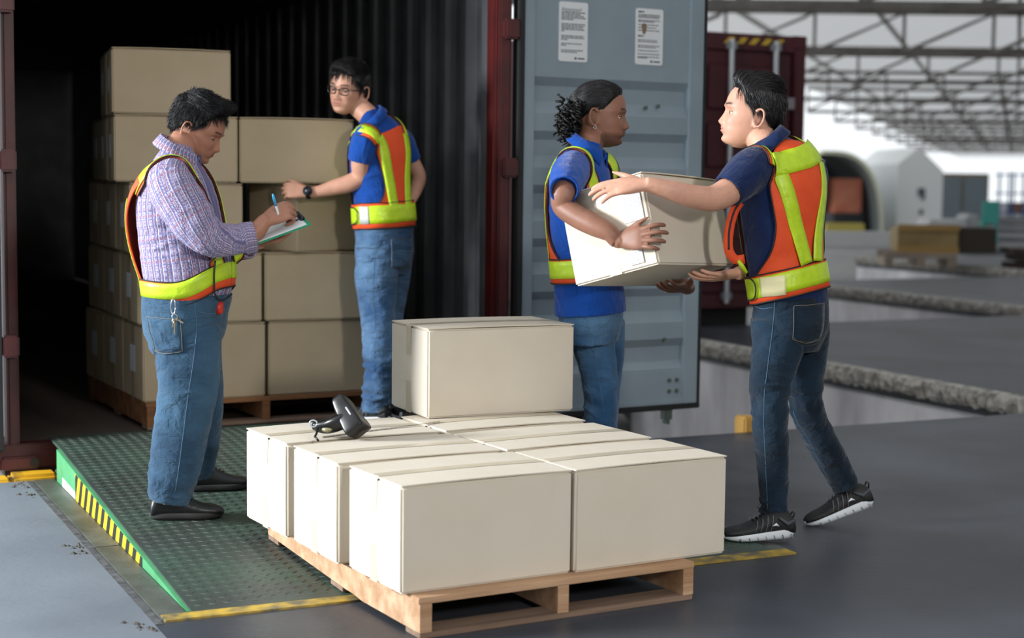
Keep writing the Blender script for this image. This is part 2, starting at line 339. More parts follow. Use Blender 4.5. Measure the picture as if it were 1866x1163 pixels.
# ------------------------------------------------------------------ roof over the dock, yard and far things
def on_cam(px, py, d): return at_y(px, py, d)
m = bpy.data.materials.new('translucent_roof_sheet'); m.use_nodes = True; g = NT(m); M_ROOF = m
tr_ = g.n('ShaderNodeBsdfTranslucent'); tr_.inputs[0].default_value = (.41, .42, .435, 1); mx = g.n('ShaderNodeMixShader'); mx.inputs[0].default_value = .5
g.b.inputs['Base Color'].default_value = (*lin('d4d5d6'), 1); g.b.inputs['Roughness'].default_value = .8
g.l(g.b.outputs[0], mx.inputs[1]); g.l(tr_.outputs[0], mx.inputs[2]); g.l(mx.outputs[0], g.t.nodes['Material Output'].inputs[0])
RDIR = unit((.298, .954, 0))
def roof_x(y): return -9.4+.3128*y
ROOF_Z = 5.5
mb = MB(); n = 90; vs = []; fs = []
for i in range(n+1):              # corrugated sheets across the slope
    y = -14+i*(260+14)/n; xl = roof_x(y)
    for k in range(2): vs.append((xl if k == 0 else xl+95, y, ROOF_Z+(.05 if i % 2 else 0)))
for i in range(n): fs.append((2*i, 2*i+1, 2*i+3, 2*i+2))
o = link('ceiling', mesh_of('ceiling', vs, fs, M_ROOF)); o['kind'] = 'structure'; o['label'] = 'pale translucent roof sheeting over the dock'
M_STEEL = mat('truss_steel', '6f6a66', .6, '5b5652', 4)
M_STEELL = mat('purlin_steel', 'a5a29f', .6)
web_v = MB().bar((0, 0, 4.4), (0, 0, 5.38), .07).mesh('web_post', M_STEEL); web_d = MB().bar((0, 0, 4.42), (2.1, 0, 5.36), .06).mesh('web_diagonal', M_STEEL)
web_l = MB().bar((0, 0, 4.46), (2.1, 1.1, 5.36), .05).mesh('cross_brace', M_STEELL)
for k in range(-2, 13):
    d = 27.8+10.4*k; x0 = max(roof_x(d)+.3, d*.02-6); x1 = d*.36+9
    t = thing('roof_truss', 'steel lattice roof truss under the pale sheeting, one of a receding row', 'roof truss', (x0, d, 0), math.radians(-.6), 'roof trusses over the dock')
    L = x1-x0
    MB().bar((0, 0, 4.4), (L, 0, 4.4), .16, .13).build('bottom_chord', M_STEEL, t); MB().bar((0, 0, 5.38), (L, 0, 5.38), .12, .12).build('top_chord', M_STEEL, t)
    nb = int(L/2.1)
    if k < 5:
        for i in range(nb):
            link('web_post', web_v, t, (i*2.1, 0, 0)); link('web_diagonal', web_d, t, (i*2.1, 0, 0)); link('cross_brace', web_l, t, (i*2.1, .05, 0))
    else:
        w = MB()
        for i in range(nb): w.bar((i*2.1, 0, 4.4), (i*2.1, 0, 5.38), .08); w.bar((i*2.1, 0, 4.42), (i*2.1+2.1, 0, 5.36), .07)
        w.build('web_members', M_STEEL, t)['kind'] = 'stuff'
for i in range(11):
    y0 = -8; x = -5+i*3.4; pu = MB().bar((x, 6, 5.46), (x+.3128*150, 156, 5.46), .10, .10).build('roof_purlin', M_STEELL); tag(pu, 'long pale purlin running under the roof sheeting across the trusses', 'purlin', 'roof purlins')
# maroon container in the next bay
RY2 = EY+TP+.16; rr_ = fr_y(1468, 68, RY2); RW = 2.44; RX = rr_[0]-RW; RTOP = rr_[2]
ZGR = -1.35-(RTOP-2.62)
red = thing('shipping_container', 'closed maroon shipping container with silver locking bars in the next bay', 'container', from_fr((RX, RY2, RTOP-2.62), AZ), AZ)
MB().box(0, RW, .06, 6.06, 0, 2.59).build('container_body', M_MAROON, red, .01)
for x in (.0, RW-.13): MB().box(x, x+.13, -.02, .08, 0, 2.6).build('corner_post', M_MAROON, red, .01)
MB().box(.13, RW-.13, -.02, .08, 2.46, 2.62).build('door_header', M_MAROON, red, .01); MB().box(.13, RW-.13, -.02, .08, 0, .14).build('door_sill', M_MAROON, red, .01)
for sx in (0, 1):
    x0 = .15+sx*(RW/2-.14); dd = MB().box(x0, x0+RW/2-.17, .0, .058, .15, 2.45)
    for q in range(4): dd.box(x0+.09, x0+RW/2-.26, -.022, 0, .25+q*.55, .25+q*.55+.42)
    dd = dd.build('door_leaf', M_MAROON, red, .012)
    for q in (.32, .80):
        xx = x0+q*(RW/2-.17); MB().tube([(xx, -.05, .05), (xx, -.05, 2.56)], .026, 10).build('locking_bar', mat('galvanised_bar', 'a9adb2', .4, metal=.5), red)
        for zz in (.12, .9, 1.6, 2.5): MB().box(xx-.05, xx+.05, -.07, -.021, zz-.035, zz+.035).build('bar_bracket', mat('galvanised_dark', '8b8f94', .5, metal=.4), red, .006)
MB().box(.4, RW-.4, .3, 6.0, -.45, -.001).build('trailer_chassis', M_RUB, red)
for sx in (.1, RW-.45):
    for yy in (1.2, 2.4): MB().tube([(sx, yy, ZGR+.5), (sx+.35, yy, ZGR+.5)], .5, 18).build('trailer_wheel', M_RUB, red)
for sx in (0, RW-.16): MB().box(sx, sx+.16, -.03, .1, 2.5, 2.625).build('corner_casting', M_MAROON, red, .008)
r = np.random.default_rng(5)
for q in range(5): MB().prism([(RW-.95+q*.14, 2.52), (RW-.88+q*.14, 2.52), (RW-.82+q*.14, 2.58), (RW-.89+q*.14, 2.58)], -.026, -.0205, 'y').build('height_mark', mat('mark_yellow', 'c0a030', .6), red)
for q in range(4): MB().box(RW-.60+q*.13, RW-.60+q*.13+.085, -.026, -.0225, 1.92, 2.03).build('stencil_block', mat('stencil_grey', '8f868a', .7), red)
# things far out, all standing on the yard or the dock
ZG = -1.35
def far_xy(px, d): return (px-933)/F_PX*d, d
def base_d(py, z=ZG, px=1600): return at_z(px, py, z)[1]
# arched shelter with an open end
da = 74.; xl, xr = far_xy(1405, da)[0], far_xy(1604, da)[0]; cx = (xl+xr)/2; R_ = (xr-xl)/2; ht = at_y(1505, 276, da)[2]-ZG
sh = thing('arched_shelter', 'dark open-ended arched shelter with a pale rim out in the yard', 'shelter', (cx, da, ZG))
pts = [(R_*math.copysign(abs(math.cos(a))**.75, math.cos(a)), ht*abs(math.sin(a))**.75) for a in np.linspace(0, math.pi, 30)]
MB().prism(pts+[(x*.965, z*.975) for x, z in pts[::-1]], 0, 8, 'y').build('arched_cover', mat('shelter_grey', '8d9698', .8), sh)
MB().prism([(x*1.012, z*1.012) for x, z in pts]+[(x*.96, z*.972) for x, z in pts[::-1]], -.15, -.001, 'y').build('rim', mat('rim_pale', 'cfd2b8', .6), sh)
MB().box(-R_*.95, R_*.95, 7.9, 8, ht*.25, ht*.9).build('end_curtain', mat('shelter_dark', '6f7b78', .9), sh)
c = MB(); xo = far_xy(1570, da+6)[0]-cx; c.box(R_*.74-1.35, R_*.74, 1.5, 4.0, 1.301, 2.9); tag(c.build('freight_box', mat('freight_orange', 'd08468', .7, 'b9644c', 1.5), None, loc=(cx, da, ZG+.0)), 'orange freight box standing inside the arched shelter', 'box')
bpy.data.objects['freight_box'].location.z = ZG
MB().box(-R_*.5, R_*.78, 1.4, 4.1, 0.0, 1.3).build('freight_stand', mat('stand_dark', '2b2f33', .8), sh)
# white tarpaulin wall beside it
dw = 76.; x0, x1 = far_xy(1630, dw)[0], far_xy(1712, dw)[0]; zt = at_y(1640, 268, dw)[2]
tp = thing('tarpaulin_tent', 'bright white tarpaulin tent beside the arched shelter', 'tent', (x0, dw, ZG))
M_TARP = mat('white_tarp', 'f4f6f4', .8)
MB().prism([(0, 0), (x1-x0, 0), (x1-x0, zt-ZG-1.1), ((x1-x0)*.45, zt-ZG), (0, zt-ZG-.8)], 0, 9, 'y').build('tent_cover', M_TARP, tp)
for (u, w, h0, h1) in ((.45, .10, 2.15, 2.5), (.53, .08, 1.95, 2.5), (.50, .08, 1.25, 1.5)): MB().box((x1-x0)*u, (x1-x0)*u+(x1-x0)*w, -.06, -.002, h0, h1).build('printed_mark', mat('mark_dark', '5f6d78', .8), tp)
# grey truck body end
dt = 92.; x0, x1 = far_xy(1700, dt)[0], far_xy(1797, dt)[0]; zt = at_y(1750, 316, dt)[2]
tk_ = thing('truck_body', 'grey two-door truck body end with tan frame beyond the dock', 'truck', (x0, dt, ZG)); hh_ = zt-ZG
MB().box(0, x1-x0, .1, 6, .5, hh_).build('box_frame', mat('truck_frame', '8a7f68', .7), tk_, .02)
for u0, u1 in ((.06, .475), (.525, .94)): MB().box((x1-x0)*u0, (x1-x0)*u1, .0, .099, .65, hh_-.22).build('door_panel', mat('truck_grey', '78858d', .6), tk_, .02)
for u in (.18, .82): MB().tube([((x1-x0)*u-.15, 1.2, .48), ((x1-x0)*u+.15, 1.2, .48)], .48, 16).build('wheel', M_RUB, tk_)
# goods on the dock floor
def dock_xyz(px, py): return at_z(px, py, 0.)
b0 = dock_xyz(1612, 484); b1 = dock_xyz(1722, 492); ang_ = math.radians(-14); sc_ = b0[1]/F_PX
pallet_spec = (b0, ang_, sc_)
cr_d = b0[1]
# concrete wheel stops
for (pxa, pxb, py, lab, mm) in ((1497, 1640, 452, 'long pale concrete kerb block lying on the far dock floor', mat('kerb_pale', 'b9babb', .8)), (1507, 1572, 432, 'short yellow kerb block lying on the far dock floor', mat('kerb_yellow', 'b5a64e', .7))):
    a = at_z(pxa, py, 0); b = at_z(pxb, py, 0); L = b[0]-a[0]; h = .35
    tag(MB().prism([(0, 0), (.5, 0), (.4, h), (.1, h)], 0, L, 'x').build('kerb_block', mm, None, .03, loc=(a[0], a[1], .001 if False else 0)), lab, 'kerb block')
# ------------------------------------------------------------------ cartons and pallets
def pallet(name, label, loc, rz, w, l, h, m, md, ground=None):
    """stringers run along y, deck boards along x; origin at the near-left bottom corner; ground(x, y) = height of what it stands on"""
    p = thing(name, label, 'pallet', loc, rz); g = ground or (lambda x, y: 0.)
    for x in (0, w/2-.02, w-.04):
        ys = np.linspace(0, l, 19); pts = [(y, g(x+.02, y)+.018) for y in ys]+[(l, h-.02), (0, h-.02)]
        MB().prism(pts, x, x+.04, 'x').build('stringer', m, p, 0 if ground else .002)
    for y in (0, l*.5-.05, l-.10):
        vs = [(x, q, g(x, q)+dz) for dz in (0, .0178) for q in (y, y+.10) for x in (.001, w-.001)]
        MB().add(vs, [(0, 2, 3, 1), (4, 5, 7, 6), (0, 1, 5, 4), (2, 6, 7, 3), (0, 4, 6, 2), (1, 3, 7, 5)]).build('bottom_board', md, p, .002)
    n = 7; bw = .115
    for i in range(n): y = i*(l-bw)/(n-1); MB().box(-.004, w+.004, y, y+bw, h-.0198, h).build('deck_board', m, p, .002)
    return p
def under_pallet(x, y):
    """floor, steel strip or ramp under a point of the front pallet"""
    q = to_fr(from_fr((2.087+x, 4.179+y, 0), PAZ), AZ)
    if q[1] > RY0-.004: return rz_at(q[1])+.003
    return .0075 if q[1] > RY0-.08 else 0.
def carton_mesh_set(L, D, Hh, mc, mt, seed):
    """body, two top flaps and sealing tape of one carton, in local coordinates (origin: bottom centre)"""
    r = np.random.default_rng(seed); out = []
    # body with slightly bulged sides
    nx, ny, nz = 8, 6, 5; vs = {}; V = []; Fc = []
    def vid(i, j, k):
        if (i, j, k) in vs: return vs[i, j, k]
        u, v, w = i/nx*2-1, j/ny*2-1, k/nz*2-1
        x, y, z = u*L/2, v*D/2, (w+1)/2*(Hh-.004)
        b = .0035
        if abs(u) == 1: x += u*b*(1-v*v)*(1-w*w)
        if abs(v) == 1: y += v*b*1.3*(1-u*u)*(1-w*w)
        if w == 1: z += .003*(1-u*u)*(1-v*v)
        vs[i, j, k] = len(V); V.append((x, y, z)); return vs[i, j, k]
    for i in range(nx):
        for j in range(ny): Fc += [(vid(i, j, 0), vid(i, j+1, 0), vid(i+1, j+1, 0), vid(i+1, j, 0)), (vid(i, j, nz), vid(i+1, j, nz), vid(i+1, j+1, nz), vid(i, j+1, nz))]
        for k in range(nz): Fc += [(vid(i, 0, k), vid(i+1, 0, k), vid(i+1, 0, k+1), vid(i, 0, k+1)), (vid(i, ny, k), vid(i, ny, k+1), vid(i+1, ny, k+1), vid(i+1, ny, k))]
    for j in range(ny):
        for k in range(nz): Fc += [(vid(0, j, k), vid(0, j, k+1), vid(0, j+1, k+1), vid(0, j+1, k)), (vid(nx, j, k), vid(nx, j+1, k), vid(nx, j+1, k+1), vid(nx, j, k+1))]
    mb = MB(); mb.add(V, Fc); me = mb.mesh('carton_body', mc, 0)
    bm = bmesh.new(); bm.from_mesh(me); bmesh.ops.bevel(bm, geom=[e for e in bm.edges if e.calc_face_angle(0) > .8], offset=.007, segments=3, affect='EDGES'); bm.to_mesh(me); bm.free()
    me.polygons.foreach_set('use_smooth', [True]*len(me.polygons)); me.set_sharp_from_angle(angle=.7); out.append(('carton_body', me))
    for s in (-1, 1):
        g = .0015; y0, y1 = (g, D/2-.001) if s > 0 else (-D/2+.001, -g)
        k1, k2 = r.random()*.0008, r.random()*.0006
        n = 6; q = []
        for i in range(n+1):
            x = -L/2+.001+(L-.002)*i/n; arch = .0035*(1-(2*i/n-1)**2)
            q.append((x, Hh-.0038+arch))
        vsf = []; ff = []
        for (x, z) in q:
            for (y, lift) in ((y0, k1 if s > 0 else k2), (y1, 0)):
                vsf += [(x, y, z+lift), (x, y, z+.0042+lift)]
        for i in range(n):
            a = i*4; b = a+4; ff += [(a+1, b+1, b+3, a+3), (a, a+2, b+2, b), (a, b, b+1, a+1), (a+2, a+3, b+3, b+2)]
        ff += [(0, 1, 3, 2), (n*4, n*4+2, n*4+3, n*4+1)]
        m2 = MB(); m2.add(vsf, ff); out.append(('top_flap', m2.mesh('top_flap', mc)))
    tw = .026; zt = Hh+.0008; tp = []
    n = 8
    path = [(-L/2-.0015, Hh*.42), (-L/2-.0035, Hh*.75), (-L/2-.0018, Hh-.006)]+[(-L/2+.004+(L-.008)*i/n, zt+.0035*(1-(2*i/n-1)**2)+.0007) for i in range(n+1)]+[(L/2+.0018, Hh-.006), (L/2+.0035, Hh*.75), (L/2+.0015, Hh*.42)]
    vsf = []; ff = []
    for (x, z) in path: vsf += [(x, -tw, z), (x, tw, z)]
    for i in range(len(path)-1): ff.append((2*i, 2*i+2, 2*i+3, 2*i+1))
    me = mesh_of('sealing_tape', vsf, ff, mt); out.append(('sealing_tape', me))
    # tape closing the lower half of the ends
    for s in (-1, 1):
        v4 = [(s*(L/2+.0012+(.0022 if z > 0 else 0)), y, z) for z in (.0, Hh*.36) for y in (-tw, tw)]
        out.append(('end_tape', mesh_of('end_tape', v4, [(0, 2, 3, 1)], mt)))
    return out
SETS = {}
def carton(label, loc, rz, dims, inner=False, group=None, rot=None, seed=0, label_on=None):
    key = (dims, inner, seed)
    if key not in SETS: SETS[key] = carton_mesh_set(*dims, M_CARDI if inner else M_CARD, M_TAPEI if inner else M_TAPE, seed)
    c = thing('carton', label, 'box', loc, rz, group)
    if rot: c.rotation_euler = rot
    for nm, me in SETS[key]: link(nm, me, c)
    if label_on:
        for (x0, z0, w, h) in label_on:  # paper label on the end face (local -x side)
            MB().box(-dims[0]/2-.0055, -dims[0]/2-.0045, x0, x0+w, z0, z0+h).build('shipping_label', M_LABEL, c)
    return c
def label_mat():
    m = bpy.data.materials.new('label_print'); m.use_nodes = True; g = NT(m)
    tc = g.n('ShaderNodeTexCoord'); sp = g.n('ShaderNodeSeparateXYZ'); g.l(tc.outputs['Object'], sp.inputs[0])
    a = g.n('ShaderNodeMath', operation='MULTIPLY'); a.inputs[1].default_value = 110; g.l(sp.outputs[2], a.inputs[0])
    f = g.n('ShaderNodeMath', operation='FRACT'); g.l(a.outputs[0], f.inputs[0])
    n = g.n('ShaderNodeTexNoise'); n.inputs['Scale'].default_value = 160; g.l(tc.outputs['Object'], n.inputs['Vector'])
    h = g.n('ShaderNodeMath', operation='MULTIPLY'); g.l(f.outputs[0], h.inputs[0]); g.l(n.outputs[0], h.inputs[1])
    k = g.n('ShaderNodeMath', operation='GREATER_THAN'); k.inputs[1].default_value = .34; g.l(h.outputs[0], k.inputs[0])
    mx = g.n('ShaderNodeMix', data_type='RGBA'); g.l(k.outputs[0], mx.inputs[0]); mx.inputs[6].default_value = (*lin('d9dbdc'), 1); mx.inputs[7].default_value = (*lin('8f979e'), 1)
    g.l(mx.outputs[2], g.b.inputs['Base Color']); g.b.inputs['Roughness'].default_value = .5; return m
M_LABEL = label_mat()
# front pallet and its seven cartons (positions in the pallet's own axes)
PH = .125
pallet('wooden_pallet', 'pale wooden pallet on the floor carrying seven cartons', from_fr((2.087, 4.179, 0), PAZ), PAZ, 1.0, 1.24, PH, M_PAL, M_PALD, under_pallet)
BD = (.598, .382, .330)
spots = [
 ('beige carton at the near ramp-side corner of the front pallet', 2.052, 4.238, 0),
 ('beige carton at the pallet corner beside the stepping man in black trainers', 2.6575, 4.232, .4),
 ('beige carton in the middle of the ramp-side row on the front pallet', 2.036, 4.668, -.6),
 ('beige carton in the middle of the pallet side towards the man in trainers', 2.650, 4.662, .5),
 ('beige carton under the handheld scanner on the front pallet', 2.030, 5.105, .5),
 ('beige carton directly underneath the single upper carton on the front pallet', 2.655, 5.112, -.4)]
for i, (lb, x, y, a) in enumerate(spots):
    carton(lb, from_fr((x+BD[0]/2, y+BD[1]/2, PH), PAZ), PAZ+math.radians(a), BD, seed=i % 3)
ZT = PH+BD[2]+.005
a_ = at_z(779, 763.5, ZT); b_ = at_z(1049, 754, ZT); ang = PAZ-math.radians(4.5); TD = (.621, .385, .342); ex, ey = np.array([math.cos(ang), math.sin(ang), 0]), np.array([-math.sin(ang), math.cos(ang), 0])
carton('single beige carton standing on top of the lower cartons', a_+ex*TD[0]/2+ey*TD[1]/2, ang, TD, seed=5)
# toothed tape remnant and the handheld scanner are added with the small things

# pallet and stack inside the container
IPZ = KZ; IPH = .13
c0 = to_fr(at_z(259, 734, IPZ+IPH), AZ); c1 = to_fr(at_z(667, 704, IPZ+IPH), AZ)
IA = math.atan2(c1[1]-c0[1], c1[0]-c0[0]); print('inner stack', c0, c1, math.degrees(IA))
IFY = c0[1]
IW, ID = .60, .385
def inner_x(px_, py_): return fr_y(px_, py_, IFY)
IROWS = [ # (left px, seam px, row mid y px, bottom y, top y)
 (262, 484, 662, 734, 592), (252, 478, 525, 592, 462), (238, 443, 395, 462, 331), (209, 434, 268, 331, 206), (205, 421, 143, 206, 83)]
rows_ = []; z = IPZ+IPH
for (pl, pr, pm, yb, yt) in IROWS:
    xl = inner_x(pl, pm)[0]; xr = inner_x(pr, pm)[0]; zt = inner_x((pl+pr)/2, yt)[2]; rows_.append((xl, xr, z, zt)); z = zt
print([tuple(np.round(r_, 3)) for r_ in rows_])
# ------------------------------------------------------------------ toolkit for people
def vnoise(p):
    p = np.asarray(p, float); i = np.floor(p).astype(np.int64); f = p-i; f = f*f*(3-2*f)
    def h(a):
        n = (a[:, 0]*374761393+a[:, 1]*668265263+a[:, 2]*2147483647) & 0xffffffff
        n = ((n ^ (n >> 13))*1274126177) & 0xffffffff
        return ((n ^ (n >> 16)) & 0xffff)/65535.
    r = 0
    for dx in (0, 1):
        for dy in (0, 1):
            for dz in (0, 1):
                w = (f[:, 0] if dx else 1-f[:, 0])*(f[:, 1] if dy else 1-f[:, 1])*(f[:, 2] if dz else 1-f[:, 2])
                r = r+w*h(i+np.array([dx, dy, dz]))
    return r-.5
def hermite(s, P, q):
    """smooth interpolation of rows P at knots s"""
    s = np.asarray(s, float); P = np.asarray(P, float); m = np.zeros_like(P); n = len(s)
    for k in range(n):
        a, b = max(k-1, 0), min(k+1, n-1); m[k] = (P[b]-P[a])/(s[b]-s[a])
    q = np.atleast_1d(q); k = np.clip(np.searchsorted(s, q, side='right')-1, 0, n-2); h = (s[k+1]-s[k])[:, None]; t = ((q-s[k])/h[:, 0])[:, None]
    return (2*t**3-3*t**2+1)*P[k]+(t**3-2*t**2+t)*h*m[k]+(-2*t**3+3*t**2)*P[k+1]+(t**3-t**2)*h*m[k+1]
class Loft:
    """tube through keys (centre, r front, r back, r side, exponent); hint = direction of the front axis"""
    def __init__(s, keys, hint):
        s.c = np.array([k[0] for k in keys], float); s.r = np.array([k[1:5] for k in keys], float)
        d = np.r_[0, np.cumsum(np.linalg.norm(np.diff(s.c, axis=0), axis=1))]; s.len = d[-1]; s.s = d/d[-1]; s.hint = np.asarray(hint, float)
    def frames(s, t):
        t = np.atleast_1d(t); c = hermite(s.s, s.c, t); e = .01
        d = hermite(s.s, s.c, np.clip(t+e, 0, 1))-hermite(s.s, s.c, np.clip(t-e, 0, 1)); d /= np.linalg.norm(d, axis=1)[:, None]
        h = s.hint if s.hint.ndim == 2 else np.tile(s.hint, (len(t), 1))
        a = h-d*(h*d).sum(1)[:, None]; a /= np.linalg.norm(a, axis=1)[:, None]; b = np.cross(d, a)
        return c, a, b, np.maximum(hermite(s.s, s.r, t), 1e-4)
    def ev(s, t, ph, off=0.):
        c, a, b, r = s.frames(t); ph = np.atleast_1d(ph); co, si = np.cos(ph), np.sin(ph); ex = 2/r[:, 3]
        x = np.sign(co)*np.abs(co)**ex*(np.where(co > 0, r[:, 0], r[:, 1])+off); y = np.sign(si)*np.abs(si)**ex*(r[:, 2]+off)
        return c+a*x[:, None]+b*y[:, None]
    def mesh(s, nt=28, n=28, hollow=0., hollow_start=0., wob=None):
        ts = np.linspace(0, 1, nt); ph = np.linspace(0, 2*math.pi, n, endpoint=False); V = []; UV = []
        for t in ts:
            off = wob(t, ph) if wob is not None else 0.
            V.append(s.ev(np.full(n, t), ph, off)); UV.append(np.c_[ph/(2*math.pi)*s.r[:, :3].mean()*6.28, np.full(n, t*s.len)])
        F = lambda a, b: [(a+j, a+(j+1) % n, b+(j+1) % n, b+j) for j in range(n)]
        fs = []
        for i in range(nt-1): fs += F(i*n, i*n+n)
        rows = nt
        if hollow:   # inner wall going back up the opening
            c, a, b, r = s.frames([1.]); tin = max(0, 1-.035/s.len)
            for t, o in ((1., -hollow), (tin, -hollow-.001)):
                V.append(s.ev(np.full(n, t), ph, o)); UV.append(np.c_[ph, np.full(n, s.len)])
            fs += F((rows-1)*n, rows*n)+F(rows*n, rows*n+n); rows += 2
        V = np.concatenate(V); UV = np.concatenate(UV)
        c0 = V[:n].mean(0); c1 = V[(rows-1)*n:rows*n].mean(0); k = len(V); V = np.vstack([V, c0, c1]); UV = np.vstack([UV, UV[0], UV[-1]])
        fs += [(k, (j+1) % n, j) for j in range(n)]+[(k+1, (rows-1)*n+j, (rows-1)*n+(j+1) % n) for j in range(n)]
        return V, fs, UV
def join(parts):
    V = []; Fs = []; U = []; k = 0
    for p in parts:
        V.append(np.asarray(p[0], float)); Fs += [tuple(i+k for i in f) for f in p[1]]; k += len(p[0]); U.append(p[2] if len(p) > 2 else np.zeros((len(p[0]), 2)))
    return np.concatenate(V), Fs, np.concatenate(U)
def union(parts, voxel, smooth=4, fac=.5, uv=True):
    """one continuous skin over overlapping closed shapes; returns verts, faces, grain coordinates"""
    V, Fs, U = join(parts); me = mesh_of('u', V, Fs)
    bm = bmesh.new(); bm.from_mesh(me); bmesh.ops.recalc_face_normals(bm, faces=bm.faces); bm.to_mesh(me); bm.free()
    o = link('u', me); r = o.modifiers.new('r', 'REMESH'); r.mode = 'VOXEL'; r.voxel_size = voxel; r.adaptivity = 0
    if smooth: q = o.modifiers.new('s', 'SMOOTH'); q.factor = fac; q.iterations = smooth
    dg = bpy.context.evaluated_depsgraph_get(); em = o.evaluated_get(dg).to_mesh()
    n = len(em.vertices); co = np.empty(n*3); em.vertices.foreach_get('co', co); co = co.reshape(-1, 3)
    fs = [tuple(p.vertices) for p in em.polygons]
    uvo = None
    if uv:
        bv = BVHTree.FromPolygons([tuple(v) for v in V], Fs); uvo = np.zeros((n, 2))
        for i in range(n):
            l, nn, fi, d = bv.find_nearest(co[i])
            f = Fs[fi]; w = 1/(np.linalg.norm(V[list(f)]-np.array(l), axis=1)+1e-5); uf = U[list(f)]
            if np.ptp(uf[:, 0]) > .2: uf = uf[:1]; w = w[:1]
            uvo[i] = (uf*w[:, None]).sum(0)/w.sum()
    bpy.data.objects.remove(o, do_unlink=True); bpy.data.meshes.remove(me)
    return co, fs, uvo
def vnormals(V, Fs):
    me = mesh_of('n', V, Fs); n = np.empty(len(V)*3); me.vertices.foreach_get('normal', n); bpy.data.meshes.remove(me); return n.reshape(-1, 3)
def put(name, V, Fs, m, parent, smooth=True, uv=None, col=None):
    org = np.array(parent_org(parent)); me = mesh_of(name, np.asarray(V)-org, Fs, m, smooth)
    if uv is not None: a = me.attributes.new('grain', 'FLOAT2', 'POINT'); a.data.foreach_set('vector', np.asarray(uv, np.float32).ravel())
    if col is not None: a = me.color_attributes.new('Col', 'FLOAT_COLOR', 'POINT'); a.data.foreach_set('color', np.c_[col, np.ones(len(col))].astype(np.float32).ravel())
    return link(name, me, parent)
def parent_org(p):
    o = np.zeros(3)
    while p is not None: o = o+np.array(p.location); p = p.parent
    return o
class Surf:
    """a cloth or skin surface that things can be laid on"""
    def __init__(s, V, Fs): s.b = BVHTree.FromPolygons([tuple(v) for v in V], Fs)
    def cam(s, x, y):
        h = s.b.ray_cast(Vector(CP), Vector(unit(ray(x, y)))); return np.array(h[0]) if h[0] else None
    def near(s, p, off=0.):
        l, n, _, _ = s.b.find_nearest(Vector(p)); l = np.array(l); n = np.array(n)
        if np.dot(np.asarray(p)-l, n) < 0 and np.linalg.norm(np.asarray(p)-l) > 1e-3: pass
        return l+n*off, n
def smooth_line(P, n):
    P = np.asarray(P, float)
    d = np.r_[0, np.cumsum(np.linalg.norm(np.diff(P, axis=0), axis=1)+1e-6)]; return hermite(d/d[-1], P, np.linspace(0, 1, n))
def patch(G, th=.005):
    """solid sheet over a grid of points G[i][j] (outer side) pushed back by th along the mean normals"""
    G = np.asarray(G); a, b = G.shape[:2]; di = np.gradient(G, axis=0); dj = np.gradient(G, axis=1); nn = np.cross(di, dj); nn /= np.linalg.norm(nn, axis=2)[..., None]+1e-9
    return G, nn
def sheet(G, N, th=.005):
    a, b = G.shape[:2]; V = np.concatenate([G.reshape(-1, 3), (G-N*th).reshape(-1, 3)]); k = a*b; fs = []
    for i in range(a-1):
        for j in range(b-1):
            q = (i*b+j, i*b+j+1, i*b+b+j+1, i*b+b+j); fs += [q, tuple(x+k for x in q[::-1])]
    rim = [i*b for i in range(a)]+[(a-1)*b+j for j in range(1, b)]+[i*b+b-1 for i in range(a-2, -1, -1)]+[j for j in range(b-2, 0, -1)]
    for i in range(len(rim)): x, y = rim[i], rim[(i+1) % len(rim)]; fs.append((x, y, y+k, x+k))
    return V, fs
def lay(surf, G, off, it=2):
    """drop grid points onto the surface, lift by off, relax"""
    G = np.array(G, float); a, b = G.shape[:2]; N = np.zeros_like(G)
    for i in range(a):
        for j in range(b): G[i, j], N[i, j] = surf.near(G[i, j], off)
    for _ in range(it):
        H = G.copy()
        H[1:-1] = .5*G[1:-1]+.25*(G[:-2]+G[2:]); G = H; H = G.copy(); H[:, 1:-1] = .5*G[:, 1:-1]+.25*(G[:, :-2]+G[:, 2:]); G = H
        M = N.copy(); M[1:-1] = .5*N[1:-1]+.25*(N[:-2]+N[2:]); N = M
    N /= np.linalg.norm(N, axis=2)[..., None]+1e-9; return G, N
def band(surf, line, width, off, n=40, m=5, th=.004):
    """ribbon of given width along a 3D line lying on the surface; width may vary"""
    L = smooth_line(line, n); L = np.array([surf.near(p)[0] for p in L]); N = np.array([surf.near(p)[1] for p in L])
    for _ in range(3): L[1:-1] = .5*L[1:-1]+.25*(L[:-2]+L[2:]); N[1:-1] = .5*N[1:-1]+.25*(N[:-2]+N[2:])
    T = np.gradient(L, axis=0); S = np.cross(N, T); S /= np.linalg.norm(S, axis=1)[:, None]+1e-9
    w = np.interp(np.linspace(0, 1, n), np.linspace(0, 1, len(width)), width) if hasattr(width, '__len__') else np.full(n, width)
    G = np.array([[L[i]+S[i]*w[i]*(j/(m-1)-.5) for j in range(m)] for i in range(n)])
    return lay(surf, G, off)
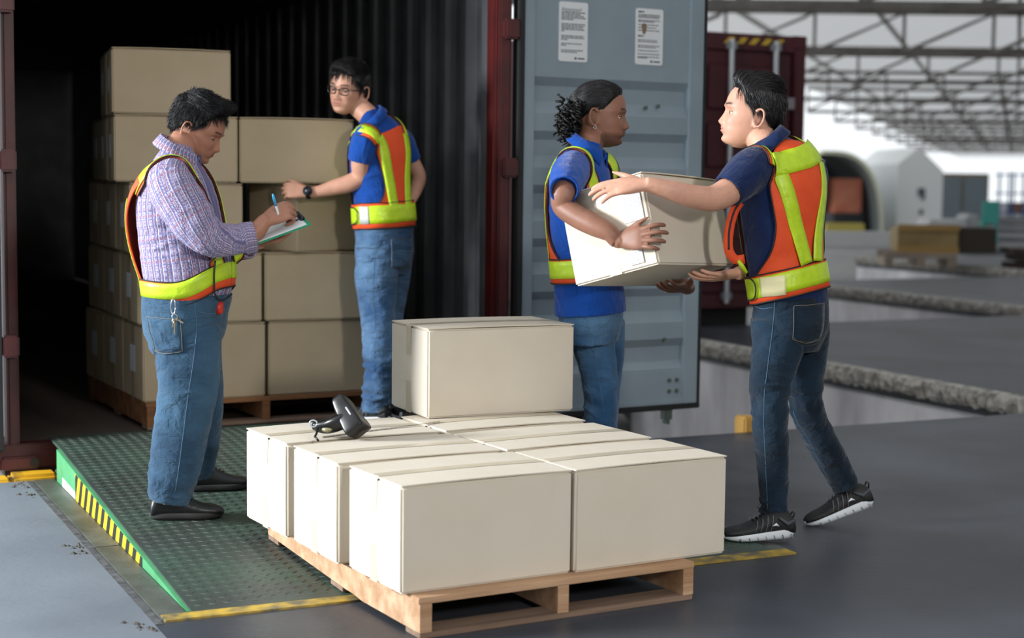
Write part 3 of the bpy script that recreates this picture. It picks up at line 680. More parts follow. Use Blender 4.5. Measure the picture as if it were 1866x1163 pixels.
# ---- skin, hair and cloth materials
def skin_mat(name, rough=.5):
    m = bpy.data.materials.new(name); m.use_nodes = True; g = NT(m); a = g.n('ShaderNodeAttribute', attribute_name='Col'); g.l(a.outputs['Color'], g.b.inputs['Base Color'])
    g.b.inputs['Roughness'].default_value = rough; g.b.inputs['Specular IOR Level'].default_value = .4
    tc = g.n('ShaderNodeTexCoord'); n2 = g.n('ShaderNodeTexNoise'); n2.inputs['Scale'].default_value = 220; g.l(tc.outputs['Object'], n2.inputs['Vector'])
    bp = g.n('ShaderNodeBump'); bp.inputs['Strength'].default_value = .12; bp.inputs['Distance'].default_value = .002; g.l(n2.outputs[0], bp.inputs['Height']); g.l(bp.outputs[0], g.b.inputs['Normal']); return m
def cloth_mat(name, col, var=None, rough=.85, wr=.5, ws=(9, 5), weave=500, sheen=.15):
    """cloth: weave relief plus limb-aligned creases from the grain attribute"""
    m = bpy.data.materials.new(name); m.use_nodes = True; g = NT(m); c = lin(col); g.b.inputs['Base Color'].default_value = (*c, 1); g.b.inputs['Roughness'].default_value = rough
    g.b.inputs['Sheen Weight'].default_value = sheen; g.b.inputs['Specular IOR Level'].default_value = .25
    a = g.n('ShaderNodeAttribute', attribute_name='grain'); tc = g.n('ShaderNodeTexCoord')
    mp = g.n('ShaderNodeMapping'); mp.inputs['Scale'].default_value = (ws[0], ws[1], 1); g.l(a.outputs['Vector'], mp.inputs[0])
    n1 = g.n('ShaderNodeTexNoise'); n1.inputs['Scale'].default_value = 1.6; n1.inputs['Detail'].default_value = 3; n1.inputs['Roughness'].default_value = .5; n1.inputs['Distortion'].default_value = .9; g.l(mp.outputs[0], n1.inputs['Vector'])
    n2 = g.n('ShaderNodeTexNoise'); n2.inputs['Scale'].default_value = weave; g.l(tc.outputs['Object'], n2.inputs['Vector'])
    b1 = g.n('ShaderNodeBump'); b1.inputs['Strength'].default_value = wr; b1.inputs['Distance'].default_value = .05; g.l(n1.outputs[0], b1.inputs['Height'])
    b2 = g.n('ShaderNodeBump'); b2.inputs['Strength'].default_value = .25; b2.inputs['Distance'].default_value = .001; g.l(n2.outputs[0], b2.inputs['Height']); g.l(b1.outputs[0], b2.inputs['Normal']); g.l(b2.outputs[0], g.b.inputs['Normal'])
    if var:
        n3 = g.n('ShaderNodeTexNoise'); n3.inputs['Scale'].default_value = 4.5; n3.inputs['Detail'].default_value = 5; g.l(tc.outputs['Object'], n3.inputs['Vector'])
        rp = g.n('ShaderNodeValToRGB'); e = rp.color_ramp.elements; e[0].position = .36; e[1].position = .66; e[0].color = (*c, 1); e[1].color = (*lin(var), 1); g.l(n3.outputs[0], rp.inputs[0])
        n4 = g.n('ShaderNodeMix', data_type='RGBA', blend_type='MULTIPLY'); n4.inputs[0].default_value = .35; g.l(rp.outputs[0], n4.inputs[6]); g.l(n2.outputs[0], n4.inputs[7]); g.l(n4.outputs[2], g.b.inputs['Base Color'])
    return m
def check_mat(name):
    m = bpy.data.materials.new(name); m.use_nodes = True; g = NT(m); a = g.n('ShaderNodeAttribute', attribute_name='grain'); sp = g.n('ShaderNodeSeparateXYZ'); g.l(a.outputs['Vector'], sp.inputs[0])
    def line(src, per, w, ph=0.):
        k = g.n('ShaderNodeMath', operation='MULTIPLY_ADD'); k.inputs[1].default_value = 1/per; k.inputs[2].default_value = ph; g.l(src, k.inputs[0])
        f = g.n('ShaderNodeMath', operation='FRACT'); g.l(k.outputs[0], f.inputs[0]); q = g.n('ShaderNodeMath', operation='LESS_THAN'); q.inputs[1].default_value = w; g.l(f.outputs[0], q.inputs[0]); return q.outputs[0]
    base = None
    cur = g.n('ShaderNodeRGB'); cur.outputs[0].default_value = (*lin('9f97b2'), 1); cur = cur.outputs[0]
    for ax, per, w, ph, col in ((0, .0105, .42, 0., '5d5c86'), (1, .0105, .30, 0., '66658c'), (0, .021, .13, .30, '7d5068'), (1, .021, .13, .30, '86607a'), (0, .0105, .12, .62, 'cfcad8')):
        mx = g.n('ShaderNodeMix', data_type='RGBA'); g.l(line(sp.outputs[ax], per, w, ph), mx.inputs[0]); g.l(cur, mx.inputs[6]); mx.inputs[7].default_value = (*lin(col), 1); cur = mx.outputs[2]
    g.l(cur, g.b.inputs['Base Color']); g.b.inputs['Roughness'].default_value = .85
    mp = g.n('ShaderNodeMapping'); mp.inputs['Scale'].default_value = (9, 5, 1); g.l(a.outputs['Vector'], mp.inputs[0])
    n1 = g.n('ShaderNodeTexNoise'); n1.inputs['Scale'].default_value = 1.8; n1.inputs['Distortion'].default_value = .8; g.l(mp.outputs[0], n1.inputs['Vector'])
    b1 = g.n('ShaderNodeBump'); b1.inputs['Strength'].default_value = .5; b1.inputs['Distance'].default_value = .03; g.l(n1.outputs[0], b1.inputs['Height']); g.l(b1.outputs[0], g.b.inputs['Normal']); return m
M_SKIN = skin_mat('skin')
M_HAIR = mat('black_hair', '0c0b0c', .5, spec=.3)
M_STRAND = mat('hair_strand_black', '141214', .38, spec=.45)
M_STRANDG = mat('hair_strand_greying', '0e0e10', .42, '1d1d20', 40, spec=.3)
M_HAIRG = mat('greying_black_hair', '101012', .5, spec=.3)
M_VORG = mat('vest_orange', 'e24f1c', .7, 'd84617', 12, .25, 30)
M_VLIM = mat('vest_lime', 'bddb20', .42, 'b0d01a', 30, .3, 45, spec=.6)
M_VSIL = mat('vest_reflective_pale', 'e6dfae', .35, spec=.6)
M_VBLK = mat('vest_black_piping', '1b1b1d', .7)
M_EYEW = mat('eye_white', 'd8d2cc', .2)
M_IRIS = mat('dark_iris', '1a120e', .15)
M_STITCH = mat('jean_stitch', '7d7566', .8)
M_SEAM = mat('jean_seam', '4f6f88', .8)
M_SHOEK = mat('shoe_black', '1c1d1f', .6, '141516', 20, .3, 120)
M_LEATH = mat('leather_black', '1e1f21', .38, '17181a', 20, .15, 60)
M_SOLEW = mat('sole_white', 'dfe4ea', .5)
M_SOLEK = mat('sole_grey_black', '2c2b2b', .7)

# ---- head
def head_mesh(sp):
    """head in local axes: +x face, +y its left, +z up; eye level z=0"""
    nz, nf = 96, 132
    zf = np.array([.118, .115, .106, .092, .072, .05, .03, .018, .004, -.012, -.03, -.046, -.06, -.074, -.085, -.096, -.107, -.114, -.118])
    xf = np.array([.0, .018, .047, .068, .083, .0905, .093, .0955, .0885, .0875, .089, .0905, .092, .0885, .0845, .0845, .077, .059, .030])
    zb = np.array([.118, .115, .106, .09, .06, .03, 0, -.03, -.06, -.085, -.1, -.118]); xb = np.array([0, -.03, -.058, -.079, -.099, -.106, -.104, -.092, -.074, -.055, -.03, .015])
    zw = np.array([.118, .115, .106, .09, .07, .04, .01, -.02, -.045, -.065, -.085, -.1, -.11, -.118]); w_ = np.array([0, .022, .045, .061, .071, .0775, .0785, .0745, .0695, .0645, .0545, .043, .031, .012])
    zs = np.linspace(.1179, -.1179, nz); k = np.ones(5)/5
    def sm(a): b = np.pad(a, 2, mode='edge'); return np.convolve(b, k, 'valid')
    fr = sm(np.interp(zs, zf[::-1], xf[::-1])); bk = sm(np.interp(zs, zb[::-1], xb[::-1])); wd = sm(np.interp(zs, zw[::-1], w_[::-1]))*sp.get('wide', 1)
    xm = np.interp(zs, [-.118, -.09, -.05, .0, .118], [.03, .02, -.002, -.012, -.003])
    u = np.linspace(-1, 1, nf, endpoint=False); ph = np.pi*(.55*u+.45*u**3)
    V = []
    for i, z in enumerate(zs):
        c, s = np.cos(ph), np.sin(ph); ef = np.interp(z, [-.1, -.04, .03, .1], [2.0, 2.35, 2.3, 2.0])
        e = np.where(c > 0, ef, 2.1); x = np.sign(c)*np.abs(c)**(2/e)*np.where(c > 0, fr[i]-xm[i], xm[i]-bk[i])+xm[i]; y = np.sign(s)*np.abs(s)**(2/e)*wd[i]
        front = (c > .2)*1.; ay = np.abs(y); G = lambda a, m_, s_: np.exp(-((a-m_)/s_)**2)
        nh = np.interp(z, [-.054, -.050, -.045, -.038, -.030, -.015, .0, .012], [0, .006, .0165, .0235, .020, .0125, .0055, 0])*sp.get('nose', 1)
        ns = np.interp(z, [-.05, -.038, -.02, .005], [.0145, .0125, .009, .0085])
        dx = nh*np.exp(-(y/ns)**2)+.0065*G(ay, .0145, .0065)*G(z, -.041, .0075)
        dx += -.0125*G(ay, .032, .0165)*G(z, .0, .0115)+.0045*G(ay, .028, .022)*G(z, .021, .0075)+.0055*G(ay, .046, .02)*G(z, -.030, .017)*sp.get('cheek', 1)
        lp = sp.get('lips', 1)
        dx += np.exp(-(y/.021)**2)*lp*(.0055*G(z, -.0575, .0042)+.006*G(z, -.0685, .005)-.0035*G(z, -.063, .0019))
        dx += .005*np.exp(-(y/.018)**2)*G(z, -.0985, .011)-.004*np.exp(-(y/.022)**2)*G(z, -.0815, .0055)-.002*G(ay, .03, .008)*G(z, -.052, .012)
        V.append(np.c_[x+dx*front, y, np.full(nf, z)])
    V = np.concatenate(V); V = np.vstack([V, [V[:nf, 0].mean(), 0, .1185], [V[-nf:, 0].mean(), 0, -.1185]]); fs = []
    for i in range(nz-1): fs += [(i*nf+j, (i+1)*nf+j, (i+1)*nf+(j+1) % nf, i*nf+(j+1) % nf) for j in range(nf)]
    k = nz*nf; fs += [(k, j, (j+1) % nf) for j in range(nf)]+[(k+1, (nz-1)*nf+(j+1) % nf, (nz-1)*nf+j) for j in range(nf)]
    return V, fs
def ear_parts(sd):
    """helix rim, shell and lobe of one ear"""
    c = np.array([-.014, sd*.077, -.010]); out = []
    th = np.linspace(-2.2, 2.35, 16); rim = []
    for t in th: rim.append(c+np.array([-.0165*math.cos(t)*1.0-.004, sd*(.013-.006*math.cos(t)*-1), .0305*math.sin(t)+.004*math.cos(t)]))
    rim = np.array(rim); rim[:, 1] = c[1]+sd*(.006+.011*np.clip((c[0]+.004-rim[:, 0])/.02, 0, 1))
    k = [(p, r, r, r, 2) for p, r in zip(rim, np.interp(np.linspace(0, 1, 16), [0, .15, .85, 1], [.0035, .0045, .0042, .006]))]
    out.append(Loft(k, (0, sd, .2)).mesh(24, 10)[:2])
    sh = [((c[0]+.008, c[1]-sd*.006, z+c[2]), a, b, .0065, 2) for z, a, b in ((-.03, .004, .012), (-.018, .006, .022), (0, .007, .026), (.018, .006, .024), (.028, .003, .012))]
    out.append(Loft(sh, (1, sd*.45, 0)).mesh(14, 16)[:2])
    lb = [((c[0]+.003, c[1]+sd*.002, c[2]-.022), .004, .006, .005, 2), ((c[0]+.004, c[1]+sd*.004, c[2]-.031), .006, .008, .006, 2), ((c[0]+.005, c[1]+sd*.003, c[2]-.038), .003, .004, .003, 2)]
    out.append(Loft(lb, (1, 0, 0)).mesh(10, 10)[:2]); return out
def rot_head(yaw, pitch, roll):
    return np.array((Matrix.Rotation(math.radians(yaw), 3, 'Z') @ Matrix.Rotation(-math.radians(pitch), 3, 'Y') @ Matrix.Rotation(math.radians(roll), 3, 'X')))
def hair_shell(hv, hf, fn, n1=110, n2=150, rad=.008):
    """hair volume around the head: fn(az, el, p) -> thickness (<=0 sinks below the skin)"""
    b = BVHTree.FromPolygons([tuple(v) for v in hv], hf); c0 = np.array([-.008, 0, .03]); V = []; els = np.linspace(math.pi/2-.02, -math.pi/2+.35, n1); azs = np.linspace(-math.pi, math.pi, n2, endpoint=False)
    D = np.array([[math.cos(e)*math.cos(a), math.cos(e)*math.sin(a), math.sin(e)] for e in els for a in azs]); R = np.zeros(len(D))
    for i, d in enumerate(D):
        h = b.ray_cast(Vector(c0), Vector(d)); R[i] = h[3] if h[0] else .05
    P = c0+D*R[:, None]; A = np.degrees(np.arctan2(D[:, 1], D[:, 0])); E = np.degrees(np.arcsin(D[:, 2]))
    T = fn(A, E, P); lump = vnoise(P*np.array([26, 130, 40]))*.6+vnoise(P*np.array([60, 300, 90])+7)*.4
    T = np.where(T > 0, T+lump*np.minimum(T, rad)*.75, T)
    hair_shell.grid = (c0, els, azs, R.reshape(n1, n2), T.reshape(n1, n2)); V = c0+D*(R+np.maximum(np.where(T > 0, T*.88, T), -.012))[:, None]; fs = []
    for i in range(n1-1): fs += [(i*n2+j, (i+1)*n2+j, (i+1)*n2+(j+1) % n2, i*n2+(j+1) % n2) for j in range(n2)]
    k = len(V); V = np.vstack([V, V[:n2].mean(0)+[0, 0, .001], c0-np.array([0, 0, .03])]); fs += [(k, j, (j+1) % n2) for j in range(n2)]+[(k+1, (n1-1)*n2+(j+1) % n2, (n1-1)*n2+j) for j in range(n2)]
    return V, fs
def strands(p, par, flow, n=2600, length=.05, lift=.004, seed=1, wid=.0011, m=None, curl=.25, tip=0.):
    """hair strands lying along the hair volume; flow(P, E) gives the combing direction in head axes"""
    r = np.random.default_rng(seed); c0, els, azs, R, T = hair_shell.grid; n1, n2 = R.shape
    de = els[0]-els[-1]
    def look(D, A_):
        e = np.arcsin(np.clip(D[:, 2], -1, 1)); a = np.arctan2(D[:, 1], D[:, 0]); fi = np.clip((els[0]-e)/de*(n1-1), 0, n1-1.001); fj = ((a+math.pi)/(2*math.pi)*n2) % n2
        i = fi.astype(int); j = fj.astype(int) % n2; u = fi-i; w = fj-np.floor(fj); j2 = (j+1) % n2
        return (A_[i, j]*(1-w)+A_[i, j2]*w)*(1-u)+(A_[i+1, j]*(1-w)+A_[i+1, j2]*w)*u
    D = r.normal(size=(n*6, 3)); D[:, 2] = np.abs(D[:, 2])*np.where(r.random(n*6) < .75, 1, -1); D /= np.linalg.norm(D, axis=1)[:, None]; D = D[look(D, T) > .0012][:n]; n = len(D)
    L = length*(.65+.6*r.random(n)); k = 6; lf = lift*(r.random(n)*1.2-.2); pts = []; P = None
    for s_ in range(k):
        RR = look(D, R); TT = look(D, T); P = c0+D*(RR+np.maximum(TT, .0015)*.93+lf*(s_/(k-1))**1.5+tip*(s_/(k-1))**2*r.random(n))[:, None]; pts.append(P)
        E = np.degrees(np.arcsin(D[:, 2])); f = flow(P, E)+curl*np.c_[vnoise(P*38+seed), vnoise(P*38+31), vnoise(P*38+77)]*2; f -= D*(f*D).sum(1)[:, None]; f /= np.linalg.norm(f, axis=1)[:, None]+1e-9
        D = (P+f*(L/(k-1))[:, None])-c0; D /= np.linalg.norm(D, axis=1)[:, None]
    pts = np.array(pts); V = np.zeros((n, k, 3, 3)); ax = r.normal(size=(n, 3)); 
    for s_ in range(k):
        t = pts[min(s_+1, k-1)]-pts[max(s_-1, 0)]; t /= np.linalg.norm(t, axis=1)[:, None]+1e-9; u = np.cross(t, ax); u /= np.linalg.norm(u, axis=1)[:, None]+1e-9; w = np.cross(t, u); rad = wid*(1-.85*(s_/(k-1))**2)
        for q in range(3): V[:, s_, q] = pts[s_]+rad*(u*math.cos(q*2.094)+w*math.sin(q*2.094))
    V = V.reshape(-1, 3); base = np.arange(n)*k*3; fs = []
    for b0 in base:
        for s_ in range(k-1):
            for q in range(3): fs.append((b0+s_*3+q, b0+s_*3+(q+1) % 3, b0+s_*3+3+(q+1) % 3, b0+s_*3+3+q))
    o = put('hair_strands', p.H(V), fs, m or M_STRAND, par); o['kind'] = 'stuff'; return o
def hairline(A, E, keys):
    """height above the hairline in degrees; keys: (|azimuth|, elevation)"""
    a = np.abs(A); return E-np.interp(a, [k[0] for k in keys], [k[1] for k in keys])
def sstep(x, a, b): t = np.clip((x-a)/(b-a), 0, 1); return t*t*(3-2*t)
# ---- hand
def hand_parts(wr, d, back, thumb, curl=((20, 30, 20),)*4, tdir=(.62, .75, -.25), tcurl=(15, 20), sc=1., spread=4, ln=1.):
    """closed shapes of a hand; d: towards the fingers, back: out of the back of the hand, thumb=+1/-1: side of the thumb along back x d"""
    x = unit(d); z = unit(np.asarray(back, float)-x*np.dot(back, x)); y = np.cross(z, x)*thumb; out = []
    X = lambda p: np.asarray(wr)+(x*p[0]+y*p[1]+z*p[2])*sc
    pk = [(X((-.02, 0, 0)), .017, .017, .025, 2.2), (X((.012, .001, 0)), .017, .018, .029, 2.3), (X((.045, .002, .001)), .016, .018, .039, 2.6), (X((.078, 0, .002)), .0135, .0145, .042, 2.8), (X((.097, -.001, .001)), .0095, .011, .040, 2.6)]
    pk = [(c, a*sc, b*sc, w*sc, e) for c, a, b, w, e in pk]; out.append(Loft(pk, z).mesh(16, 24))
    base = [(.094, .030, .001), (.099, .0105, .002), (.096, -.0105, .001), (.088, -.030, -.001)]; lens = [(.042, .026, .021), (.046, .029, .022), (.042, .027, .021), (.033, .021, .018)]
    for i in range(4):
        p = np.array(base[i]); a = 0; yaw = math.radians((1.5-i)*spread); pts = [p-np.array([.022, 0, 0]), p]
        for l, c in zip(lens[i], curl[i]):
            a += math.radians(c); p = p+l*ln*np.array([math.cos(a)*math.cos(yaw), math.cos(a)*math.sin(yaw), -math.sin(a)]); pts.append(p)
        rr = np.array([.0095, .0100, .0092, .0082, .0062])*(.92 if i == 3 else 1.)
        P = np.array(pts); tip = P[-1]+unit(P[-1]-P[-2])*.004; rr = np.r_[rr, .0025]; P = np.vstack([P, tip])
        # round the joints
        S = smooth_line(P, 18); d_ = np.r_[0, np.cumsum(np.linalg.norm(np.diff(P, axis=0), axis=1))]; R = np.interp(np.linspace(0, d_[-1], 18), d_, rr); R *= 1+.06*np.sin(np.linspace(0, 9, 18))
        out.append(Loft([(X(q), r*sc, r*sc, r*sc, 2) for q, r in zip(S, R)], y).mesh(22, 12))
    t = unit(np.array(tdir)); p = np.array([.018, .022, -.006]); pts = [p-t*.01, p+t*.018, p+t*.045]; a = t.copy()
    bend = unit(np.array([1, -.35, -.15]))
    for l, c in zip((.034, .026), tcurl): a = unit(a+bend*math.tan(math.radians(c))); pts.append(pts[-1]+a*l)
    rr = [.013, .0155, .0125, .0105, .0075]; P = np.array(pts); P = np.vstack([P, P[-1]+a*.004]); rr.append(.003); S = smooth_line(P, 16); R = np.interp(np.linspace(0, 1, 16), np.linspace(0, 1, 6), rr)
    out.append(Loft([(X(q), r*sc, r*sc, r*sc, 2) for q, r in zip(S, R)], z).mesh(20, 12)); return out
# ---- shoe: origin under the ankle, local x to the toe
def shoe(parent, heel, toe, up, style, name='shoe', sc=1.):
    heel = np.asarray(heel, float); toe = np.asarray(toe, float); L = np.linalg.norm(toe-heel); x = (toe-heel)/L; z = unit(np.asarray(up, float)-x*np.dot(up, x)); y = np.cross(z, x)
    X = lambda p: heel+x*p[0]*L+y*p[1]+z*p[2]
    sh = .030 if style == 'trainer' else .024
    prof = [(.0, .034, .030, .064), (.05, .038, .046, .086), (.16, .037, .056, .098), (.30, .038, .056, .094), (.42, .040, .050, .085), (.55, .045, .043, .068), (.72, .049, .034, .050), (.87, .046, .030, .043), (.95, .038, .026, .036), (1.0, .025, .018, .026)]
    V = []; n = 22; fs = []
    P = np.array(prof); q = np.linspace(0, 1, 30); pr = hermite(P[:, 0], P[:, 1:], q)
    for t, (w, h0, h1) in zip(q, pr):
        for k in range(n):
            a = 2*math.pi*k/n; s_, c_ = math.sin(a), math.cos(a)
            yy = w*np.sign(c_)*abs(c_)**.8; zz = sh*.55+(h1-sh*.4)*(.5+.5*np.sign(s_)*abs(s_)**(.75 if s_ > 0 else .35))
            if s_ > 0: yy *= 1-.35*s_*min(1, h1/.08)
            V.append(X((t, yy*sc, zz*sc)))
    for i in range(29): fs += [(i*n+j, i*n+(j+1) % n, i*n+n+(j+1) % n, i*n+n+j) for j in range(n)]
    fs += [tuple(range(n))[::-1], tuple(range(29*n, 30*n))]
    up_ = put(name, V, fs, M_SHOEK if style == 'trainer' else M_LEATH, parent)
    # sole
    V = []; fs = []; m = 44; lv = [(0, .97), (.35, 1.04), (.8, 1.05), (1.0, 1.0)]
    for zz, k in lv:
        for j in range(m):
            a = 2*math.pi*j/m; t = .5-.492*math.cos(a)*k; w = float(np.interp(np.clip(t, 0, 1), P[:, 0], [.034, .040, .040, .039, .040, .045, .051, .048, .039, .024]))
            yy = np.sign(math.sin(a))*abs(math.sin(a))**.55*w*k*1.06
            spring = .004*max(0, (t-.75)/.25)**2
            V.append(X((t, yy*sc, (zz*sh*(1.25-.6*t if style == 'trainer' else 1)+spring)*sc)))
    for i in range(len(lv)-1): fs += [(i*m+j, i*m+(j+1) % m, i*m+m+(j+1) % m, i*m+m+j) for j in range(m)]
    fs += [tuple(range(m))[::-1], tuple(range((len(lv)-1)*m, len(lv)*m))]
    put('sole', V, fs, M_SOLEW if style == 'trainer' else M_SOLEK, up_)
    for k in range(4):
        t = .40+k*.055; h = np.interp(t, P[:, 0], P[:, 3])+sh*.25
        mb = MB(); mb.tube([X((t, -.020, h-.010)), X((t+.012, -.008, h-.001)), X((t+.012, .008, h-.001)), X((t, .020, h-.010))], .0028, 6); put('lace', np.array(mb.v), mb.f, M_RUB if style == 'trainer' else M_LEATH, up_)
    if style == 'trainer':
        mb = MB(); a = .36; mb.tube([X((a, 0, .10)), X((a+.08, -.02, .13)), X((a+.12, -.025, .115)), X((a+.06, -.01, .10))], .002, 6); mb.tube([X((a, 0, .10)), X((a-.02, -.01, .145)), X((a+.03, -.02, .15)), X((a+.03, -.004, .105))], .002, 6)
        mb.tube([X((.0, 0, .066)), X((-.03, 0, .088)), X((.0, 0, .096)), X((.03, 0, .085))], .0035, 6)
        put('lace_bow', np.array(mb.v), mb.f, M_RUB, up_)['kind'] = 'stuff'
        for sd in (-1, 1):
            for k in range(7):
                t = .06+.125*k; w0 = float(np.interp(t, P[:, 0], [.034, .040, .040, .039, .040, .045, .051, .048, .039, .024]))*1.115; mb = MB(); mb.bar(Vector(X((t, sd*w0*.97, .001))), Vector(X((t+.03, sd*w0, .020-.010*t))), .004, .003); put('sole_groove', np.array(mb.v), mb.f, mat('sole_groove_grey', '8d969f', .6), up_, False)
            for k in range(4):
                t = .34+.075*k; hh = np.interp(t, P[:, 0], P[:, 3])
                mb = MB(); mb.tube([X((t+.05, sd*.047, .034)), X((t+.02, sd*.046, .034+hh*.35)), X((t, sd*.034, .03+hh*.68))], .0016, 5); put('seam', np.array(mb.v), mb.f, mat('shoe_seam_grey', '6f747a', .7), up_)
            mb = MB(); mb.tube([X((.27, sd*.0475, .052)), X((.32, sd*.048, .060)), X((.37, sd*.0475, .054))], [.001, .006, .001], 6); put('logo_flash', np.array(mb.v), mb.f, M_SOLEW, up_)
            mb = MB(); mb.tube([X((.02, sd*.034, .07)), X((.14, sd*.042, .058)), X((.26, sd*.040, .082))], [.006, .009, .005], 6); put('heel_patch', np.array(mb.v), mb.f, mat('shoe_grey_trim', '4a4d52', .7), up_)
    return up_
def collar(parent, c, axis, front, r, mt, gap=28, h=.042, name='collar', rb=None):
    """folded shirt collar round the neck, open at the front"""
    a = unit(axis); f = unit(np.asarray(front)-a*np.dot(front, a)); l = np.cross(a, f); rb = rb or r
    prof = [(.001, -.012), (.002, h*.7), (.006, h), (.012, h*.98), (.030, -.004), (.026, -.010), (.010, h*.55), (.008, -.012)]
    n = 44; V = []; fs = []; m = len(prof)
    for i in range(n+1):
        ph = math.radians(gap+(360-2*gap)*i/n); e = 1-.0*math.cos(ph); tip = max(0, 1-min(i, n-i)/4)
        for (dr, dz) in prof:
            rr = r*(1 if math.cos(ph) > 0 else rb/r)
            drop = -.035*(.5+.5*math.cos(ph)); d2 = dz+(-.018*tip if dr > .02 else 0)
            V.append(np.asarray(c)+f*math.cos(ph)*(rr+dr)+l*math.sin(ph)*(rr*.92+dr)+a*(d2+drop))
    for i in range(n): fs += [(i*m+j, i*m+(j+1) % m, i*m+m+(j+1) % m, i*m+m+j) for j in range(m)]
    fs += [tuple(range(m)), tuple(range(n*m, n*m+m))[::-1]]
    return put(name, V, fs, mt, parent, uv=np.c_[np.repeat(np.arange(n+1), m)*.008, np.tile(np.arange(m), n+1)*.01])
class Person:
    def __init__(s, label, px, Y0, yaw, foot):
        s.Y0 = Y0; s.sc = F_PX/Y0; s.yaw = math.radians(yaw); s.f = np.array([math.cos(s.yaw), math.sin(s.yaw), 0]); s.l = np.array([-s.f[1], s.f[0], 0])
        s.root = thing('person', label, 'person', foot, 0, None); s.skin = []; s.org = np.array(foot)
    def P(s, x, y, dd=0.): return at_y(x, y, s.Y0+dd)
    def limb(s, keys, hint=(1, 0, 0), e=2.1):
        """keys: (px, py, depth offset, half width px[, half depth px])"""
        out = []
        for k in keys: r = k[3]/s.sc; q = (k[4] if len(k) > 4 else k[3])/s.sc; out.append((s.P(*k[:3]), r, r, q, e))
        return Loft(out, hint)
    def torso(s, keys, front=None):
        """keys: (px, py, depth offset, r front m, r back m, r side m, exponent)"""
        return Loft([(s.P(*k[:3]), *k[3:7]) for k in keys], s.f if front is None else front)
    def head(s, ear_px, dd, yaw, pitch, roll, sc, spec, near_side):
        R = rot_head(yaw, pitch, roll); s.hR, s.hs = R, sc
        ear = np.array([-.014, near_side*.082, -.012]); s.hc = s.P(*ear_px, dd)-R@ear*sc
        hv, hf = head_mesh(spec); s.hv, s.hf = hv, hf; s.H = lambda v: s.hc+(np.asarray(v)*sc)@R.T; s.hspec = spec
        s.skin.append((s.H(hv), hf))
        for sd in (-1, 1):
            for v, f in ear_parts(sd): s.skin.append((s.H(v), f))
    def neck(s, base, r0=.058, r1=.054, low=None):
        top = s.H((-.022, 0, -.045)); mid = (np.asarray(base)+top)/2+s.H((-.004, 0, 0))*0
        b = np.asarray(base); d = unit(top-b)
        s.skin.append(Loft([(np.asarray(low), r0*.9, r0*.9, r0*.9, 2), (b, r0*.96, r0*.96, r0*.96, 2), (mid, r1, r1, r1, 2), (top, r1*1.02, r1, r1, 2), (top+d*.03, r1*.8, r1*.8, r1*.8, 2)], s.H((1, 0, 0))-s.hc).mesh(20, 26))
    def finish_body(s, base, lip, dark=None, stub=0., brow=1., voxel=.0036, redden=.12):
        V, Fs, _ = union(s.skin, voxel, 2, .45, uv=False)
        q = ((V-s.hc)@s.hR)/s.hs; x, y, z = q.T; ay = np.abs(y)
        b = np.array(lin(base)); col = np.tile(b, (len(V), 1)); col *= (1+.16*vnoise(V*30)+.10*vnoise(V*85))[:, None]
        hd = (q**2).sum(1) < .16**2
        mx = lambda m, c: col.__setitem__(slice(None), col*(1-m[:, None])+np.array(lin(c))*m[:, None])
        G = lambda a, c, w: np.exp(-((a-c)/w)**2)
        mx(hd*np.clip(G(ay, .05, .018)*G(z, -.03, .016)*redden+G(y, 0, .012)*G(z, -.04, .01)*redden, 0, 1)*(x > .03), lip)
        mx(np.where(hd & (x > .07), np.exp(-(y/.021)**4)*np.clip(G(z, -.0575, .0045)+G(z, -.068, .0055), 0, 1), 0)*.7, lip)
        mx(np.where(hd & (x > .07), np.exp(-(y/.022)**4)*G(z, -.0628, .0017), 0)*.75, dark or '2a1512')
        bz = .0215+.0045*np.sin(np.clip((ay-.012)/.04, 0, 1)*2.4)
        mx(np.where(hd & (x > .045), G(z, bz, .0044)*sstep(ay, .010, .016)*(1-sstep(ay, .046, .056)), 0)*1.0*brow, '100c0a')
        if stub: mx(np.where(hd & (x > -.01), np.clip(sstep(-z, .055, .08)*(1-.0*ay)+G(z, -.052, .006)*(ay < .03)*(x > .07), 0, 1)*stub*(x > .01), 0), '241a17')
        s.body = put('body', V, Fs, M_SKIN, s.root, col=col); s.bodyV = V
        s.bodyS = Surf(V, Fs)
        # eyes with lids
        for sd in (-1, 1):
            c = np.array([.0665, sd*.0325, -.002]); rr = .0130; ev, ef = uvball(rr, 20, 16)
            o = put('eye', s.H(ev+c), ef, [M_EYEW, M_IRIS], s.body)
            gz = unit((1, sd*.05, s.hspec.get('gaze', -.25))); mi = [1 if np.dot(unit(np.mean(ev[list(f)], axis=0)), gz) > .82 else 0 for f in ef]; o.data.polygons.foreach_set('material_index', mi)
            for (lo, hi, rk) in ((s.hspec.get('lid', 12), 68, 1.07), (-66, s.hspec.get('lid', 12)-34, 1.06)):
                lv = []; lf = []; A = np.linspace(-72, 72, 17); nE = 7
                for i in range(nE):
                    for a in A:
                        k = 1-.55*(a/72)**2; mid = (s.hspec.get('lid', 12)-17); edge = mid+(lo-mid)*k if hi > 20 else mid+(hi-mid)*k
                        e = math.radians(edge+(hi-edge)*i/(nE-1) if hi > 20 else lo+(edge-lo)*i/(nE-1)); a_ = math.radians(a)
                        lv.append(c+rr*rk*np.array([math.cos(e)*math.cos(a_), math.cos(e)*math.sin(a_), math.sin(e)]))
                n_ = len(A)
                for i in range(nE-1): lf += [(i*n_+j, i*n_+j+1, i*n_+n_+j+1, i*n_+n_+j) for j in range(n_-1)]
                pc = np.tile(b*.88, (len(lv), 1))
                if hi > 20: pc[:n_] = np.array(lin('120c0a')); pc[n_:2*n_] = pc[n_:2*n_]*.55
                put('eyelid', s.H(lv), lf, M_SKIN, s.body, col=pc)
